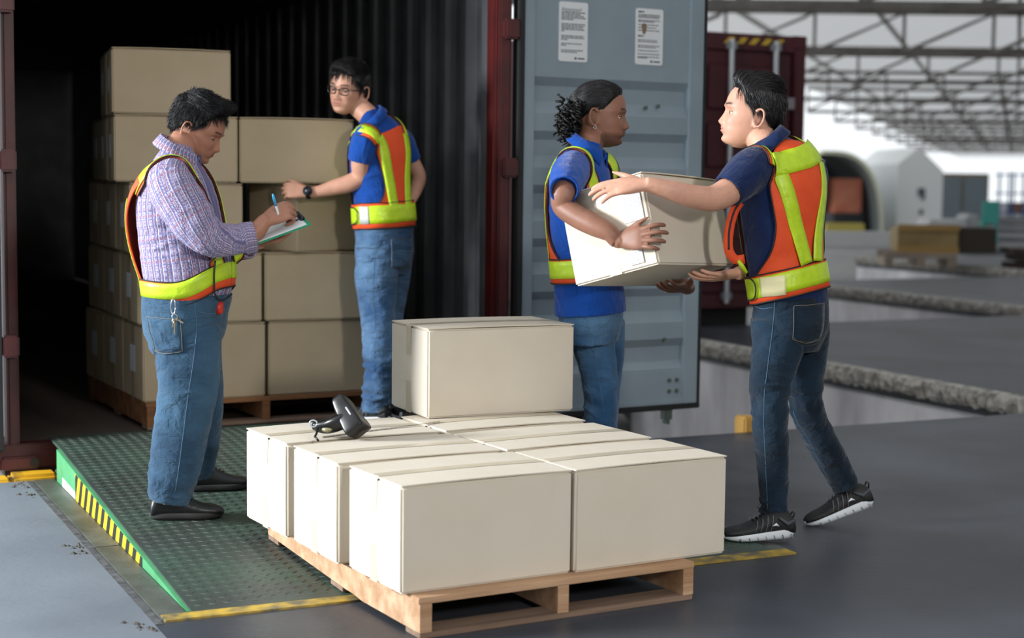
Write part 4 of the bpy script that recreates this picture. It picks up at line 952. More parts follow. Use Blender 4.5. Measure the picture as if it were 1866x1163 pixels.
def uvball(r, nu, nv):
    V = [(0, 0, r)]; fs = []
    for i in range(1, nv):
        e = math.pi*i/nv
        for j in range(nu): a = 2*math.pi*j/nu; V.append((r*math.sin(e)*math.cos(a), r*math.sin(e)*math.sin(a), r*math.cos(e)))
    V.append((0, 0, -r)); k = len(V)-1
    fs += [(0, 1+j, 1+(j+1) % nu) for j in range(nu)]
    for i in range(nv-2): fs += [(1+i*nu+j, 1+(i+1)*nu+j, 1+(i+1)*nu+(j+1) % nu, 1+i*nu+(j+1) % nu) for j in range(nu)]
    fs += [(k, 1+(nv-2)*nu+(j+1) % nu, 1+(nv-2)*nu+j) for j in range(nu)]; return np.array(V), fs
def folds(V, Fs, uv, spots, amp=.006, freq=(10, 26)):
    """cloth folds as real relief; spots: (centre, radius, strength) where cloth bunches up"""
    N = vnormals(V, Fs); w = np.full(len(V), .25)
    for c, r, s_ in spots: w = w+s_*np.exp(-((V-np.asarray(c))**2).sum(1)/r**2)
    q = np.c_[uv[:, 0]*freq[0], uv[:, 1]*freq[1], np.zeros(len(V))]; q += 1.3*np.c_[vnoise(V*9), vnoise(V*9+11), np.zeros(len(V))]
    n = vnoise(q); n = .5-np.abs(n)*2; return V+N*(w*amp*n)[:, None]
def vest_piece(parent, surf, name, G, off, mt, th=.0045, pip=False, edges=(0, 1)):
    G, N = lay(surf, G, off); V, fs = sheet(G, N, th); o = put(name, V, fs, mt, parent); return o, G, N
def piping(parent, pts, r=.0028, mt=None, name='piping'):
    mb = MB(); mb.tube([Vector(p) for p in pts], r, 7); return put(name, np.array(mb.v), mb.f, mt or M_VBLK, parent)
def rows_grid(rows, n, m):
    """rows: list of polylines (3D); resample each to m points and the set to n rows"""
    R = [smooth_line(r, m) for r in rows]; R = np.array(R); return np.stack([smooth_line(R[:, j], n) for j in range(m)], axis=1)
def ribbon(parent, surf, name, line, w, off, mt, n=40, m=5, th=.004):
    G, N = band(surf, line, w, off, n, m); V, fs = sheet(G, N, th); o = put(name, V, fs, mt, parent); return o, G
# ------------------------------------------------------------------ people
def ramp_hit(x, y):
    z = .05
    for _ in range(12):
        p = at_z(x, y, z); q = to_fr(p, AZ); z = rz_at(q[1])+.004 if (RX0 < q[0] < RX1 and RY0 < q[1] < RY1) else (RZ if q[1] >= RY1 else 0)
    return at_z(x, y, z)
# the carton two of them hold: near bottom corner and its three axes
CL, CD, CH = .58, .372, .345; CN = at_y(1201, 481, 5.78); _a1 = at_y(1053, 521, 5.98)-CN; _a2 = at_y(1349, 484, 6.28)-CN
CE1 = unit(_a2); CE2 = unit(_a1-CE1*np.dot(_a1, CE1)); CE3 = np.cross(CE1, CE2)
def tread_z(p):
    """height of ramp, lip or floor under a foot"""
    q = to_fr(np.asarray(p, float), AZ)
    if not RX0 < q[0] < RX1: return 0.
    return rz_at(q[1])+.0022 if RY0 < q[1] < RY1 else RZ+.0105 if RY1 <= q[1] < RY1+.28 else 0. if q[1] <= RY0 else KZ-.004
class Vest:
    """hi-vis vest laid over a shirt; stations are (pixel height on the torso, angle round it: 0 front, 90 left, 180 back)"""
    def __init__(s, per, tor, keys, surf, shirt_org=None):
        s.p, s.t, s.s = per, tor, surf; s.ys = np.array([k[1] for k in keys], float); s.base = None
    def T(s, py): o = np.argsort(s.ys); return np.interp(py, s.ys[o], s.t.s[o])
    def q(s, py, ph, off=.02): return s.t.ev([s.T(py)], [math.radians(ph)], off)[0]
    def line(s, pts, off=.02): return [s.q(a, b, off) if len(e) == 2 else np.array(e) for e in pts for a, b in [e[:2]]]
    def panel(s, rows, n, m, off, mt, name, lift=None):
        G = rows_grid([s.line(r) for r in rows], n, m); G, N = lay(s.s, G, off)
        if lift is not None: G = G+N*lift(np.linspace(0, 1, n)[:, None], np.linspace(0, 1, m)[None, :])[..., None]
        V, fs = sheet(G, N, .005); par = s.p.root if s.base is None else s.base
        o = put(name, V, fs, mt, par)
        if s.base is None: s.base = o; s.ps = Surf(V[:n*m], [f for f in fs if max(f) < n*m])
        return G
    def rib(s, pts, w, off, mt, name, n=44, m=5, sf=None): return ribbon(s.base or s.p.root, sf or s.s, name, s.line(pts), w, off, mt, n, m)[1]
    def pipe(s, pts, r=.0028, mt=None): return piping(s.base, pts, r, mt)
def shirt_of(per, parts, m, spots, voxel=.0058, amp=.006, name='shirt'):
    V, Fs, uv = union(parts, voxel, 3, .5); V = folds(V, Fs, uv, spots, amp); put(name, V, Fs, m, per.root, uv=uv); return Surf(V, Fs)
def stitch(per, surf, pts, r=.0011, off=.0006, name='seam', n=30, m=None):
    P = [surf.cam(*p) for p in pts]; P = [p for p in P if p is not None]
    if len(P) < 2: return
    L = smooth_line(P, n); L = np.array([surf.near(p, off)[0] for p in L]); return piping(per.jeans, L, r, m or M_SEAM, name)
def pocket(per, surf, quad, mt, off=.0045, name='back_pocket'):
    """quad: four pixel corners (tl, tr, br, bl) on the cloth"""
    c = [surf.cam(*p) for p in quad]
    if any(v is None for v in c): return
    G = np.array([[(c[0]*(1-u)+c[1]*u)*(1-v)+(c[3]*(1-u)+c[2]*u)*v for u in np.linspace(0, 1, 9)] for v in np.linspace(0, 1, 9)])
    G[-3:, :, :] += (np.array([0, 0, -1])*(.012*(1-np.abs(np.linspace(-1, 1, 9)))[None, :, None]*np.array([.4, .7, 1])[:, None, None])); G, N = lay(surf, G, off, 1); V, fs = sheet(G, N, .004); o = put(name, V, fs, mt, per.jeans, uv=np.c_[V[:, 0], V[:, 2]])
    for ln in (G[0], G[:, 0], G[:, -1], G[-1]): piping(o, ln+N[0, 0]*.001, .0009, M_STITCH, 'stitching')
def jeans_of(per, parts, m, spots, amp=.008, voxel=.0066):
    V, Fs, uv = union(parts, voxel, 3, .5); V = folds(V, Fs, uv, spots, amp, (9, 24)); per.jeans = put('jeans', V, Fs, m, per.root, uv=uv); return Surf(V, Fs)

# writing hand (wrist pixel and depth, finger direction, back of hand, curl, thumb) and the hand under the clipboard
RH1, RD1, RB1, RC1, RT1 = (481, 404, -.13), (.78, .22, .42), (.05, -.80, .60), ((52, 62, 40), (58, 66, 40), (62, 70, 40), (66, 72, 40)), (.75, .55, -.5)
LH1, LD1, LB1 = (474, 440.5, .08), (.95, -.15, .25), (.1, .35, -.9)
def man_checked():
    nf = ramp_hit(338, 944); ff = ramp_hit(378, 893)
    p = Person('man in checked shirt and hi-vis vest standing on the ramp, writing on a clipboard', None, 6.02, -8, nf)
    tk = [(336, 578, 0, .115, .125, .15, 2.3), (340, 538, 0, .150, .146, .172, 2.35), (341, 515, 0, .163, .150, .180, 2.35), (339, 485, 0, .165, .155, .185, 2.35), (330, 420, 0, .150, .150, .185, 2.3), (324, 370, 0, .142, .145, .182, 2.3), (322, 326, 0, .115, .118, .172, 2.2), (323, 296, 0, .082, .080, .125, 2.1), (326, 272, 0, .058, .058, .066, 2), (328, 262, 0, .054, .054, .058, 2)]
    tor = p.torso(tk)
    near = p.limb([(318, 318, -.11, 36), (312, 338, -.17, 42), (342, 386, -.21, 41), (374, 428, -.21, 36), (412, 438, -.185, 28), (446, 435, -.16, 25), (462, 432, -.15, 24)])
    far = p.limb([(328, 318, .11, 36), (330, 345, .18, 40), (362, 395, .21, 38), (395, 440, .20, 30), (430, 450, .16, 26), (455, 448, .12, 24)])
    surf = shirt_of(p, [tor.mesh(40, 44), near.mesh(40, 26, .009), far.mesh(30, 22, .009)], check_mat('checked_cotton'), [(p.P(345, 390, -.2), .12, 1.1), (p.P(405, 440, -.2), .09, 1.4), (p.P(300, 420, -.15), .1, .9), (p.P(320, 470, -.15), .08, .6)], amp=.008)
    cuff = p.limb([(441, 435.5, -.163, 25), (443, 435, -.162, 28), (459, 432, -.152, 27.5), (464, 431, -.149, 27)]); v, f, u = cuff.mesh(8, 28, .009); put('cuff', v, f, bpy.data.materials['checked_cotton'], p.root, uv=u)
    collar(p.root, p.P(327, 272, 0), p.P(334, 248, 0)-p.P(326, 275, 0), p.f, .072, bpy.data.materials['checked_cotton'], 20, .036)
    # placket with buttons
    pl = [surf.near(tor.ev([t], [0.], .01)[0], .002)[0] for t in np.linspace(.45, .96, 14)]; ribbon(p.root, surf, 'placket', pl, .032, .003, bpy.data.materials['checked_cotton'], 24, 4)
    # skin
    p.head((342, 238), -.0, -4, -25, 0, .99, {'nose': .95, 'lips': .8, 'gaze': -.9, 'lid': -14, 'cheek': 1.1}, -1)
    p.neck(p.P(326, 275, 0), .060, .058, tor.c[-4])
    p.skin.append(Loft([(c, *(r*.86 for r in k[3:6]), k[6]) for c, k in zip(tor.c[:-2], tk[:-2])], p.f).mesh(30, 30))
    p.skin.append(p.limb([(395, 438, -.20, 18), (440, 436, -.165, 18), (466, 422, -.145, 16.5), (482, 403.5, -.13, 13.5), (488, 398.5, -.125, 12)]).mesh(20, 18))
    p.skin.append(p.limb([(400, 440, .19, 18), (440, 447, .14, 17), (475, 440.5, .08, 13.5)]).mesh(16, 16))
    p.skin += hand_parts(p.P(*RH1), RD1, RB1, 1, RC1, RT1, (10, 25))
    p.skin += hand_parts(p.P(*LH1), LD1, LB1, -1, ((25, 30, 20),)*4, (.4, .8, -.3))
    p.finish_body('a3725c', '9c584e', redden=.3)
    hv, hf = hair_shell(p.hv, p.hf, lambda A, E, P: (lambda h: np.where(h > 0, sstep(h, 0, 9)*(.013+.016*sstep(E, 5, 60)+.030*np.exp(-((A/48)**2))*np.exp(-((E-46)/20)**2)+.010*np.exp(-((np.abs(A)-150)/50)**2)*sstep(E, -20, 30)), -.012))(hairline(A, E, [(0, 35), (30, 33), (45, 24), (60, 8), (76, -12), (86, -6), (100, -8), (112, -24), (135, -40), (180, -44)])))
    hr = put('hair', p.H(hv), hf, M_HAIRG, p.root)
    strands(p, hr, lambda P, E: np.where((E > 30)[:, None], np.array([1., 0, -.05]), np.array([-.25, 0, -1.]))+np.c_[P[:, 0]*6, P[:, 1]*4, P[:, 0]*0], 3400, .042, .007, 1, .0011, M_STRANDG, .45, .012)
    # jeans, belt line and shoes
    jm = cloth_mat('denim_mid_blue', '2b4760', '446782', .95, .55, (5, 9))
    pel = p.torso([(338, 640, 0, .11, .115, .15, 2.2), (337, 605, 0, .146, .142, .168, 2.3), (337, 570, 0, .154, .152, .174, 2.3), (339, 540, 0, .163, .153, .180, 2.35), (340, 528, 0, .163, .153, .180, 2.35)])
    ln = p.limb([(338, 600, -.075, 66, 42), (344, 655, -.085, 57, 46), (342, 715, -.09, 53, 46), (331, 780, -.09, 50, 44), (321, 840, -.09, 47, 42), (311, 888, -.09, 41, 38), (306, 912, -.09, 36, 34)])
    lf = p.limb([(342, 600, .08, 60, 42), (355, 660, .10, 50, 44), (362, 730, .13, 46, 42), (361, 790, .16, 42, 40), (357, 840, .18, 37, 36), (355, 868, .19, 31, 31)])
    js = jeans_of(p, [pel.mesh(16, 40), ln.mesh(46, 30, .009), lf.mesh(40, 28, .009)], jm, [(p.P(300, 895, -.1), .09, 1.8), (p.P(330, 700, -.1), .12, .6), (p.P(357, 855, .18), .07, 1.5), (p.P(300, 640, -.1), .09, .8)], .015)
    pocket(p, js, ((270, 577), (329, 580), (333, 640), (284, 638)), jm)
    stitch(p, js, ((355, 552), (358, 600), (352, 660), (343, 720), (334, 790), (326, 850), (318, 900)))
    stitch(p, js, ((362, 568), (385, 572), (403, 566)))
    for (hx, tx, yy, dd, g) in ((274, 404, 944, 0, nf), (338, 410, 893, 0, ff)):
        h = ramp_hit(hx, yy); t = ramp_hit(tx, yy-4); h[2] = t[2] = 0; t = h+unit(t-h)*.272 if hx < 300 else h+unit(np.array([.93, .35, 0]))*.265
        h[2] = tread_z(h); t[2] = tread_z(t)
        shoe(p.root, h, t, (0, 0, 1), 'work', 'work_shoe')
    # vest
    v = Vest(p, tor, tk, surf)
    v.panel([[(330, 235), (318, 215), (318, 180), (318, 145), (330, 125)], [(360, 222), (360, 180), (360, 138)], [(420, 212), (420, 180), (420, 148)], [(480, 216), (480, 180), (480, 144)], [(525, 222), (525, 180), (525, 138)]], 30, 22, .012, M_VORG, 'vest', lambda u, w: .026*np.sin(np.clip(u*1.1, 0, 1)*math.pi)*np.ones_like(w))
    for sg in (1, -1):
        a = lambda ph: ph if sg > 0 else 360-ph
        path = [(345, a(218)), (318, a(234)), (299, a(262)), (300, a(292)), (325, a(318)), (365, a(331)), (420, a(334)), (475, a(334)), (505, a(336))]
        G = v.rib(path, .082, .009, M_VORG, 'shoulder_strap', 60, 7)
        v.rib(path, .052, .0135, M_VLIM, 'reflective_band', 60, 5)
        v.pipe(G[:, 0]); v.pipe(G[:, -1])
        v.rib([(360, a(206)), (400, a(203)), (450, a(203)), (515, a(208))], .045, .004, M_VLIM, 'reflective_band', 24, 4, v.ps)
    loop = lambda f, n=24: [(f(k), k) for k in np.linspace(0, 360, n+1)]
    yb = lambda ph: 496+30*sstep(np.array(abs(((ph+180) % 360)-180)), 20, 95)
    G = v.rib(loop(lambda k: float(yb(k))+7), .088, .011, M_VORG, 'waist_belt', 90, 5); v.pipe(G[:, 0]); v.pipe(G[:, -1])
    v.rib(loop(lambda k: float(yb(k))+1), .058, .0155, M_VLIM, 'reflective_band', 90, 4)
    c = [(480, 326), (500, 322), (524, 324), (534, 332), (536, 345), (528, 358)]; v.pipe([v.s.near(q_, .022)[0] for q_ in smooth_line(v.line(c), 24)], .0032)
    return p, js, surf

def man_glasses():
    Y0 = 7.95; kk = .964
    p = Person('man in glasses and blue polo pushing a carton inside the container', None, Y0, 140, at_y(695, 773, Y0))
    tk = [(699, 440, 0, .118, .125, .155, 2.3), (700, 405, 0, .122, .125, .160, 2.3), (697, 360, 0, .122, .12, .160, 2.3), (693, 315, 0, .122, .12, .168, 2.3), (692, 275, 0, .118, .118, .172, 2.25), (690, 246, 0, .092, .10, .150, 2.2), (682, 225, -.01, .068, .072, .09, 2), (673, 211, -.02, .056, .056, .060, 2), (670, 204, -.02, .052, .052, .054, 2)]
    tk = [(*k[:3], *(r*kk for r in k[3:6]), k[6]) for k in tk]; tor = p.torso(tk)
    sl = p.limb([(676, 240, -.07, 19), (666, 253, -.12, 24), (661, 272, -.14, 24.5), (657, 294, -.13, 23)])
    sr = p.limb([(712, 243, .08, 18), (731, 256, .14, 22), (742, 275, .18, 20), (750, 293, .20, 18)])
    pm = cloth_mat('polo_royal_blue', '0a3f8c', None, .95, .5)
    surf = shirt_of(p, [tor.mesh(36, 40), sl.mesh(16, 24, .009), sr.mesh(16, 22, .009)], pm, [(p.P(665, 330, -.1), .09, .9), (p.P(680, 380, -.1), .1, .8)])
    collar(p.root, p.P(673, 216, -.02), p.P(664, 195, -.03)-p.P(676, 216, 0), (-.8, .1, 0), .068, pm, 25, .033)
    p.head((664, 171), -.03, 244, -6, -9, 1.04, {'nose': .9, 'gaze': -.1, 'lid': 9, 'lips': 1.1}, 1)
    p.neck(p.P(673, 214, -.02),   .055, .053, tor.c[-4])
    p.skin.append(Loft([(c, *(r*.85 for r in k[3:6]), k[6]) for c, k in zip(tor.c[:-2], tk[:-2])], p.f).mesh(26, 26))
    p.skin.append(p.limb([(661, 272, -.14, 17), (658, 298, -.125, 18), (657, 322, -.10, 16.5), (640, 333, -.10, 16.5), (612, 341, -.10, 14.5), (585, 348, -.10, 11), (566, 351, -.098, 9.5), (558, 351, -.097, 9)]).mesh(40, 20))
    p.skin.append(p.limb([(742, 275, .18, 14), (752, 298, .205, 15), (763, 322, .20, 14), (757, 345, .15, 13), (745, 372, .09, 9)]).mesh(30, 18))
    p.skin += hand_parts(p.P(560, 351, -.097), (-.93, .12, .12), (-.1, -.9, .4), -1, ((38, 55, 40), (42, 58, 40), (45, 60, 40), (48, 60, 40)), (.90, .42, -.12), (6, 22))
    p.finish_body('c29078', 'a8625a', redden=.2)
    hv, hf = hair_shell(p.hv, p.hf, lambda A, E, P: (lambda h: np.where(h > 0, sstep(h, 0, 9)*(.013+.016*sstep(E, 5, 60)+.016*np.exp(-(((A-20)/45)**2))*np.exp(-((E-45)/18)**2)), -.012))(hairline(A, E, [(0, 27), (20, 25), (40, 22), (58, 6), (74, -14), (86, -6), (100, -6), (112, -24), (135, -40), (180, -44)])))
    hr = put('hair', p.H(hv), hf, M_HAIR, p.root)
    strands(p, hr, lambda P, E: np.where((E > 28)[:, None], np.array([.8, -.5, -.1]), np.array([.15, 0, -1.])), 2600, .045, .005, 2, .0012, None, .35, .006)
    # glasses
    mb = MB()
    for sd in (-1, 1):
        pts = [(.094-.006*(abs(sd*(.034+.024*math.cos(a)))/.05)**2, sd*(.034+.024*math.cos(a)*abs(math.cos(a))**-.25), -.004+.0165*math.sin(a)*max(abs(math.sin(a)), .02)**-.25) for a in np.linspace(0, 6.283, 29)]
        mb.tube([p.H(q) for q in pts], .0022*1.08, 6, False)
        mb.tube([p.H(q) for q in ((.086, sd*.058, .004), (.075, sd*.071, .006), (.03, sd*.083, .004), (-.012, sd*.086, -.002), (-.022, sd*.085, -.02))], .0022, 6)
    mb.tube([p.H(q) for q in ((.096, -.011, .0), (.100, 0, .003), (.096, .011, .0))], .0022, 6)
    put('glasses', np.array(mb.v), mb.f, M_BLACKP, p.root)
    # watch
    a, b = p.P(567, 351, -.098), p.P(557, 351.2, -.097); d = unit(b-a); u = unit(np.cross(d, (0, 1, 0))); w_ = np.cross(d, u); V = []; fs = []; n = 26
    for (t, r) in ((-.011, .030), (-.010, .0335), (.010, .0325), (.011, .029)):
        for k in range(n): an = 2*math.pi*k/n; V.append((a+b)/2+d*t+(u*math.cos(an)*r*1.0+w_*math.sin(an)*r*.92))
    for i in range(3): fs += [(i*n+j, i*n+(j+1) % n, i*n+n+(j+1) % n, i*n+n+j) for j in range(n)]
    wt = put('wrist_watch', V, fs, M_BLACKP, p.root)
    fc = (a+b)/2+np.array([0, -.031, .008]); nr = unit((0, -1, .25)); mb = MB(); mb.tube([Vector(fc), Vector(fc+nr*.010)], [.024, .022], 24); mb.tube([Vector(fc+nr*.0101), Vector(fc+nr*.0108)], .018, 24); put('watch_face', np.array(mb.v), mb.f, mat('watch_dial', '20242b', .2, spec=.7), wt)
    jm = cloth_mat('denim_washed_blue', '2f5077', '6b8dae', .95, .65, (5, 11))
    pel = p.torso([(699, 500, 0, .087, .096, .125, 2.2), (700, 465, 0, .114, .127, .150, 2.3), (700, 435, 0, .118, .124, .155, 2.3), (700, 408, 0, .120, .120, .155, 2.3)])
    ll = p.limb([(688, 455, -.06, 40, 34), (686, 510, -.07, 38, 34), (688, 565, -.08, 33, 31), (690, 620, -.09, 29, 28), (690, 680, -.10, 27, 26), (686, 725, -.10, 25, 24), (684, 752, -.10, 24, 23)])
    lr = p.limb([(716, 455, .05, 38, 36), (713, 510, .06, 34, 34), (706, 570, .06, 30, 30), (702, 640, .05, 27, 27), (704, 700, .05, 24, 24), (706, 738, .05, 23, 23)])
    js = jeans_of(p, [pel.mesh(14, 36), ll.mesh(40, 26, .009), lr.mesh(40, 26, .009)], jm, [(p.P(686, 710, -.1), .12, 1.6), (p.P(690, 640, -.1), .1, 1.0), (p.P(665, 480, -.1), .1, .8)], .015)
    pocket(p, js, ((712, 437), (748, 435), (742, 488), (713, 486)), jm)
    stitch(p, js, ((688, 428), (682, 480), (680, 540), (684, 600)))
    stitch(p, js, ((660, 427), (672, 432), (686, 430)))
    # belt
    for k, (hx, dd) in enumerate(((684, -.10), (706, .05))):
        c = p.P(hx, 745, dd); h = np.array([c[0]+.07, c[1]-.03, 0]); t = h+unit((-.85, .3, 0))*.27
        h[2] = t[2] = RZ+.0105        # heel on the leveler lip
        shoe(p.root, h, t, (0, 0, 1), 'trainer', 'pale_trainer')
    v = Vest(p, tor, tk, surf)
    G = v.panel([[(243, 232), (240, 205), (240, 180), (240, 155), (243, 128)], [(275, 222), (275, 180), (275, 138)], [(320, 210), (320, 180), (320, 150)], [(352, 198), (352, 180), (352, 150)], [(372, 180), (372, 172), (372, 152)], [(392, 160), (392, 200), (392, 232)]][:4]+[[(375, 215), (375, 180), (375, 130)], [(398, 255), (398, 180), (398, 105)]], 34, 24, .010, M_VORG, 'vest')
    v.pipe(G[:, 0]); v.pipe(G[:, -1])
    for sg in (1, -1):
        a = lambda ph: ph if sg < 0 else 360-ph
        path = [(262, a(146)), (243, a(126)), (231, a(95)), (234, a(60)), (258, a(38)), (310, a(30)), (360, a(30)), (395, a(32))]
        G = v.rib(path, .085, .010, M_VORG, 'shoulder_strap', 50, 6); v.pipe(G[:, 0]); v.pipe(G[:, -1])
        v.rib(path, .046, .0145, M_VLIM, 'reflective_band', 50, 4)
        v.rib([(250, a(150)), (290, a(157)), (340, a(163)), (385, a(166))], .05, .016, M_VLIM, 'reflective_band', 24, 4)
    loop = lambda y0, n=24: [(y0, k) for k in np.linspace(0, 360, n+1)]
    G = v.rib(loop(391), .125, .014, M_VORG, 'waist_belt', 90, 6); v.pipe(G[:, 0]); v.pipe(G[:, -1])
    v.rib(loop(389), .085, .0185, M_VLIM, 'reflective_band', 90, 5)
    v.rib([(389, 92), (389, 102), (389, 112)], .085, .0205, mat('vest_silver', 'b9bdb8', .4), 'buckle_patch', 10, 4)
    v.pipe([v.s.near(q_, .026)[0] for q_ in smooth_line(v.line([(374, 62), (374, 78), (380, 88), (392, 90), (403, 86), (408, 74), (408, 62)]), 30)])
    return p, js, surf

def man_ponytail():
    Y0 = 6.46; ft = ramp_hit(1092, 935)
    p = Person('man with a dark ponytail, bright blue polo and hi-vis vest holding up the carton', None, Y0, -25, ft)
    tk = [(1077, 572, 0, .132, .135, .165, 2.4), (1075, 535, 0, .128, .132, .162, 2.35), (1071, 480, 0, .104, .130, .160, 2.3), (1066, 420, 0, .101, .130, .166, 2.3), (1063, 370, 0, .101, .130, .168, 2.3), (1062, 330, 0, .100, .122, .168, 2.2), (1063, 300, 0, .09, .092, .145, 2.1), (1068, 280, 0, .068, .068, .095, 2), (1073, 264, 0, .056, .056, .062, 2), (1075, 257, 0, .052, .052, .055, 2)]
    tor = p.torso(tk)
    def clear(k, n, o, gap=.010):
        """depth offset that keeps a limb key outside the carton face through o with outward normal n"""
        d = ray(k[0], k[1]); r = k[3]/p.sc+gap; return ((r+np.dot(o-CP, n))/np.dot(d/d[1], n))-Y0
    ch_ = clear((1028, 351, 0, 26), -CE1, CN)-.035; sn = p.limb([(1050, 297, -.08, 27), (1041, 312, -.20, 33), (1033, 329, ch_*.62-.08, 30), (1028, 347, ch_, 25)])
    sf = p.limb([(1080, 297, .08, 27), (1096, 314, .14, 32), (1105, 336, .17, 29), (1112, 362, .17, 26)])
    pm = cloth_mat('polo_bright_blue', '084296', None, .95, .5)
    surf = shirt_of(p, [tor.mesh(40, 42, .01), sn.mesh(18, 26, .009), sf.mesh(16, 24, .009)], pm, [(p.P(1040, 540, -.1), .1, 1.0), (p.P(1100, 545, -.1), .1, 1.0), (p.P(1035, 400, -.1), .1, .6)])
    collar(p.root, p.P(1074, 267, 0), p.P(1082, 244, 0)-p.P(1071, 272, 0), p.f, .070, pm, 24, .036)
    p.head((1085, 214), -.02, -6, -3, 0, 1.08, {'nose': .95, 'lips': 1.25, 'gaze': -.6, 'lid': -2}, -1)
    p.neck(p.P(1073, 270, 0), .057, .055, tor.c[-4])
    p.skin.append(Loft([(c, *(r*.85 for r in k[3:6]), k[6]) for c, k in zip(tor.c[:-2], tk[:-2])], p.f).mesh(26, 26))
    wr = CN+CE2*.126+CE3*.116-CE1*.028; ak = [(1034, 332, -.18, 22), (1028, 352, -.20, 22), (1026, 374, -.23, 19.5), (1052, 394, -.29, 19.5), (1085, 411, -.34, 18.5), (1112, 425, -.385, 15)]; ar = p.limb([(k[0], k[1], min(k[2], clear(k, -CE1, CN)) if i > 0 else ch_*.7-.05, k[3]) for i, k in enumerate(ak)])
    p.skin.append(Loft([(c, *r) for c, r in zip(ar.c, ar.r)]+[(wr+CE2*.012-CE1*.004, .026, .026, .026, 2.1), (wr-CE2*.012, .022, .022, .024, 2.1)], (1, 0, 0)).mesh(48, 20))
    fk = [(1108, 340, .17, 22), (1130, 395, .17, 20), (1160, 440, .17, 18), (1185, 470, .17, 16)]; fa = p.limb([(k[0], k[1], max(k[2], clear(k, CE2, CN+CE2*CD)), k[3]) for k in fk]); wl = CN+CE1*(CL+.09)+CE2*.29-CE3*.026
    p.skin.append(Loft([(c, *r) for c, r in zip(fa.c, fa.r)]+[(wl+CE1*.03, .026, .026, .026, 2.1), (wl-CE1*.005, .024, .024, .024, 2.1)], (1, 0, 0)).mesh(40, 18))
    p.skin += hand_parts(wr, -CE2*.95-CE3*.12, -CE1+.15*CE3, 1, ((6, 40, 34), (6, 44, 36), (5, 46, 38), (-4, 46, 40)), (.85, .5, .05), (5, 10), 1.05, 8)
    p.skin += hand_parts(wl, -CE1, -CE3, -1, ((8, 14, 10),)*4, (.6, .7, -.1))
    p.finish_body('875e4c', '77423a', '1c0f0c', stub=.55, redden=.1, brow=1.0)
    hv, hf = hair_shell(p.hv, p.hf, lambda A, E, P: (lambda h: np.where(h > 0, sstep(h, 0, 12)*(.009+.006*sstep(E, 0, 60)+.014*np.exp(-((np.abs(A)-180)/40)**2)*np.exp(-((E-5)/25)**2)), -.012))(hairline(A, E, [(0, 31), (30, 28), (48, 18), (62, 4), (76, -10), (86, -2), (100, -4), (112, -20), (135, -32), (180, -36)])))
    hr = put('hair', p.H(hv), hf, M_HAIR, p.root)
    strands(p, hr, lambda P, E: np.array([-.125, 0, .012])-P, 3000, .075, .0015, 3, .0010, None, .10, .0)
    # curly ponytail
    r = np.random.default_rng(11); parts = []; root = p.H((-.115, 0, .012)); cen = p.P(1044, 208, -.0)
    n = 0; mb = MB()
    for k in range(120):
        c = cen+np.array([np.clip(r.normal(), -2, .9)*.026, r.normal()*.03, r.normal()*.032-.004]); c2 = c+np.array([-.004-.02*r.random(), r.normal()*.012, -.035-.035*r.random()])
        rad = .007+.008*r.random(); tw = 1.2+r.random()*1.6; ph = r.random()*6.28; pts = []
        for t in np.linspace(0, 1, 14):
            b = root*(1-t)**2*0+(c*(1-t)+c2*t); w_ = tw*6.28*t+ph; pts.append(b+rad*np.array([math.cos(w_), math.sin(w_), .35*math.sin(w_*.7)]))
        mb.tube(pts, [.0052*(1-.55*abs(2*t-1)**3) for t in np.linspace(0, 1, 14)], 6)
    v_, f_ = uvball(1, 24, 16); v_ = v_*np.array([.036, .040, .052]); v_ = v_*(1+.18*vnoise(v_*60))[:, None]; mb.add([tuple(q) for q in cen+v_], f_)
    mb.tube([p.H((-.085, 0, .02)), p.H((-.112, 0, .012)), cen+np.array([.02, 0, .012])], [.03, .024, .026], 14)
    o = put('ponytail', np.array(mb.v), mb.f, M_HAIR, hr); o['kind'] = 'stuff'
    mb = MB(); e0 = p.H((-.012, -.0925, -.048)); mb.tube([e0+np.array([.0055*math.cos(a), 0, .0055*math.sin(a)]) for a in np.linspace(0, 6.283, 14)], .0014, 6); put('earring', np.array(mb.v), mb.f, mat('silver', 'c9cdd2', .2, metal=1), p.root)
    a = CN+CE2*.010+CE3*.092-CE1*.022; mb = MB(); d = unit(-CE2*.8+CE1*.4); u = unit(np.cross(d, (0, 0, 1))); w_ = np.cross(d, u); mb.tube([a+(u*math.cos(t)+w_*math.sin(t))*.0105 for t in np.linspace(0, 6.283, 22)], .0024, 6); put('finger_ring', np.array(mb.v), mb.f, mat('silver', 'c9cdd2', .2, metal=1), p.root)
    jm = cloth_mat('denim_light_blue', '2f577f', '6088ad', .95, .55, (5, 9))
    pel = p.torso([(1080, 625, 0, .09, .10, .13, 2.2), (1079, 590, 0, .115, .122, .150, 2.3), (1077, 555, 0, .118, .122, .152, 2.3)])
    ln = p.limb([(1073, 590, -.005, 44, 38), (1083, 635, .01, 38, 35), (1092, 685, .0, 33, 33), (1094, 735, .0, 31, 31), (1093, 790, .0, 29, 29), (1091, 848, .0, 26, 26), (1089, 892, .0, 25, 25)])
    lf = p.limb([(1096, 590, .10, 44, 40), (1104, 640, .14, 35, 36), (1103, 700, .17, 29, 31), (1100, 760, .19, 27, 28), (1098, 826, .20, 25, 25), (1096, 874, .20, 24, 24)])
    js = jeans_of(p, [pel.mesh(12, 36), ln.mesh(44, 26, .009), lf.mesh(40, 26, .009)], jm, [(p.P(1095, 700, -.1), .1, 1.0), (p.P(1085, 620, -.1), .1, .8), (p.P(1092, 745, -.1), .08, .8)], .014)
    stitch(p, js, ((1068, 580), (1076, 620), (1086, 665), (1095, 710), (1101, 755)))
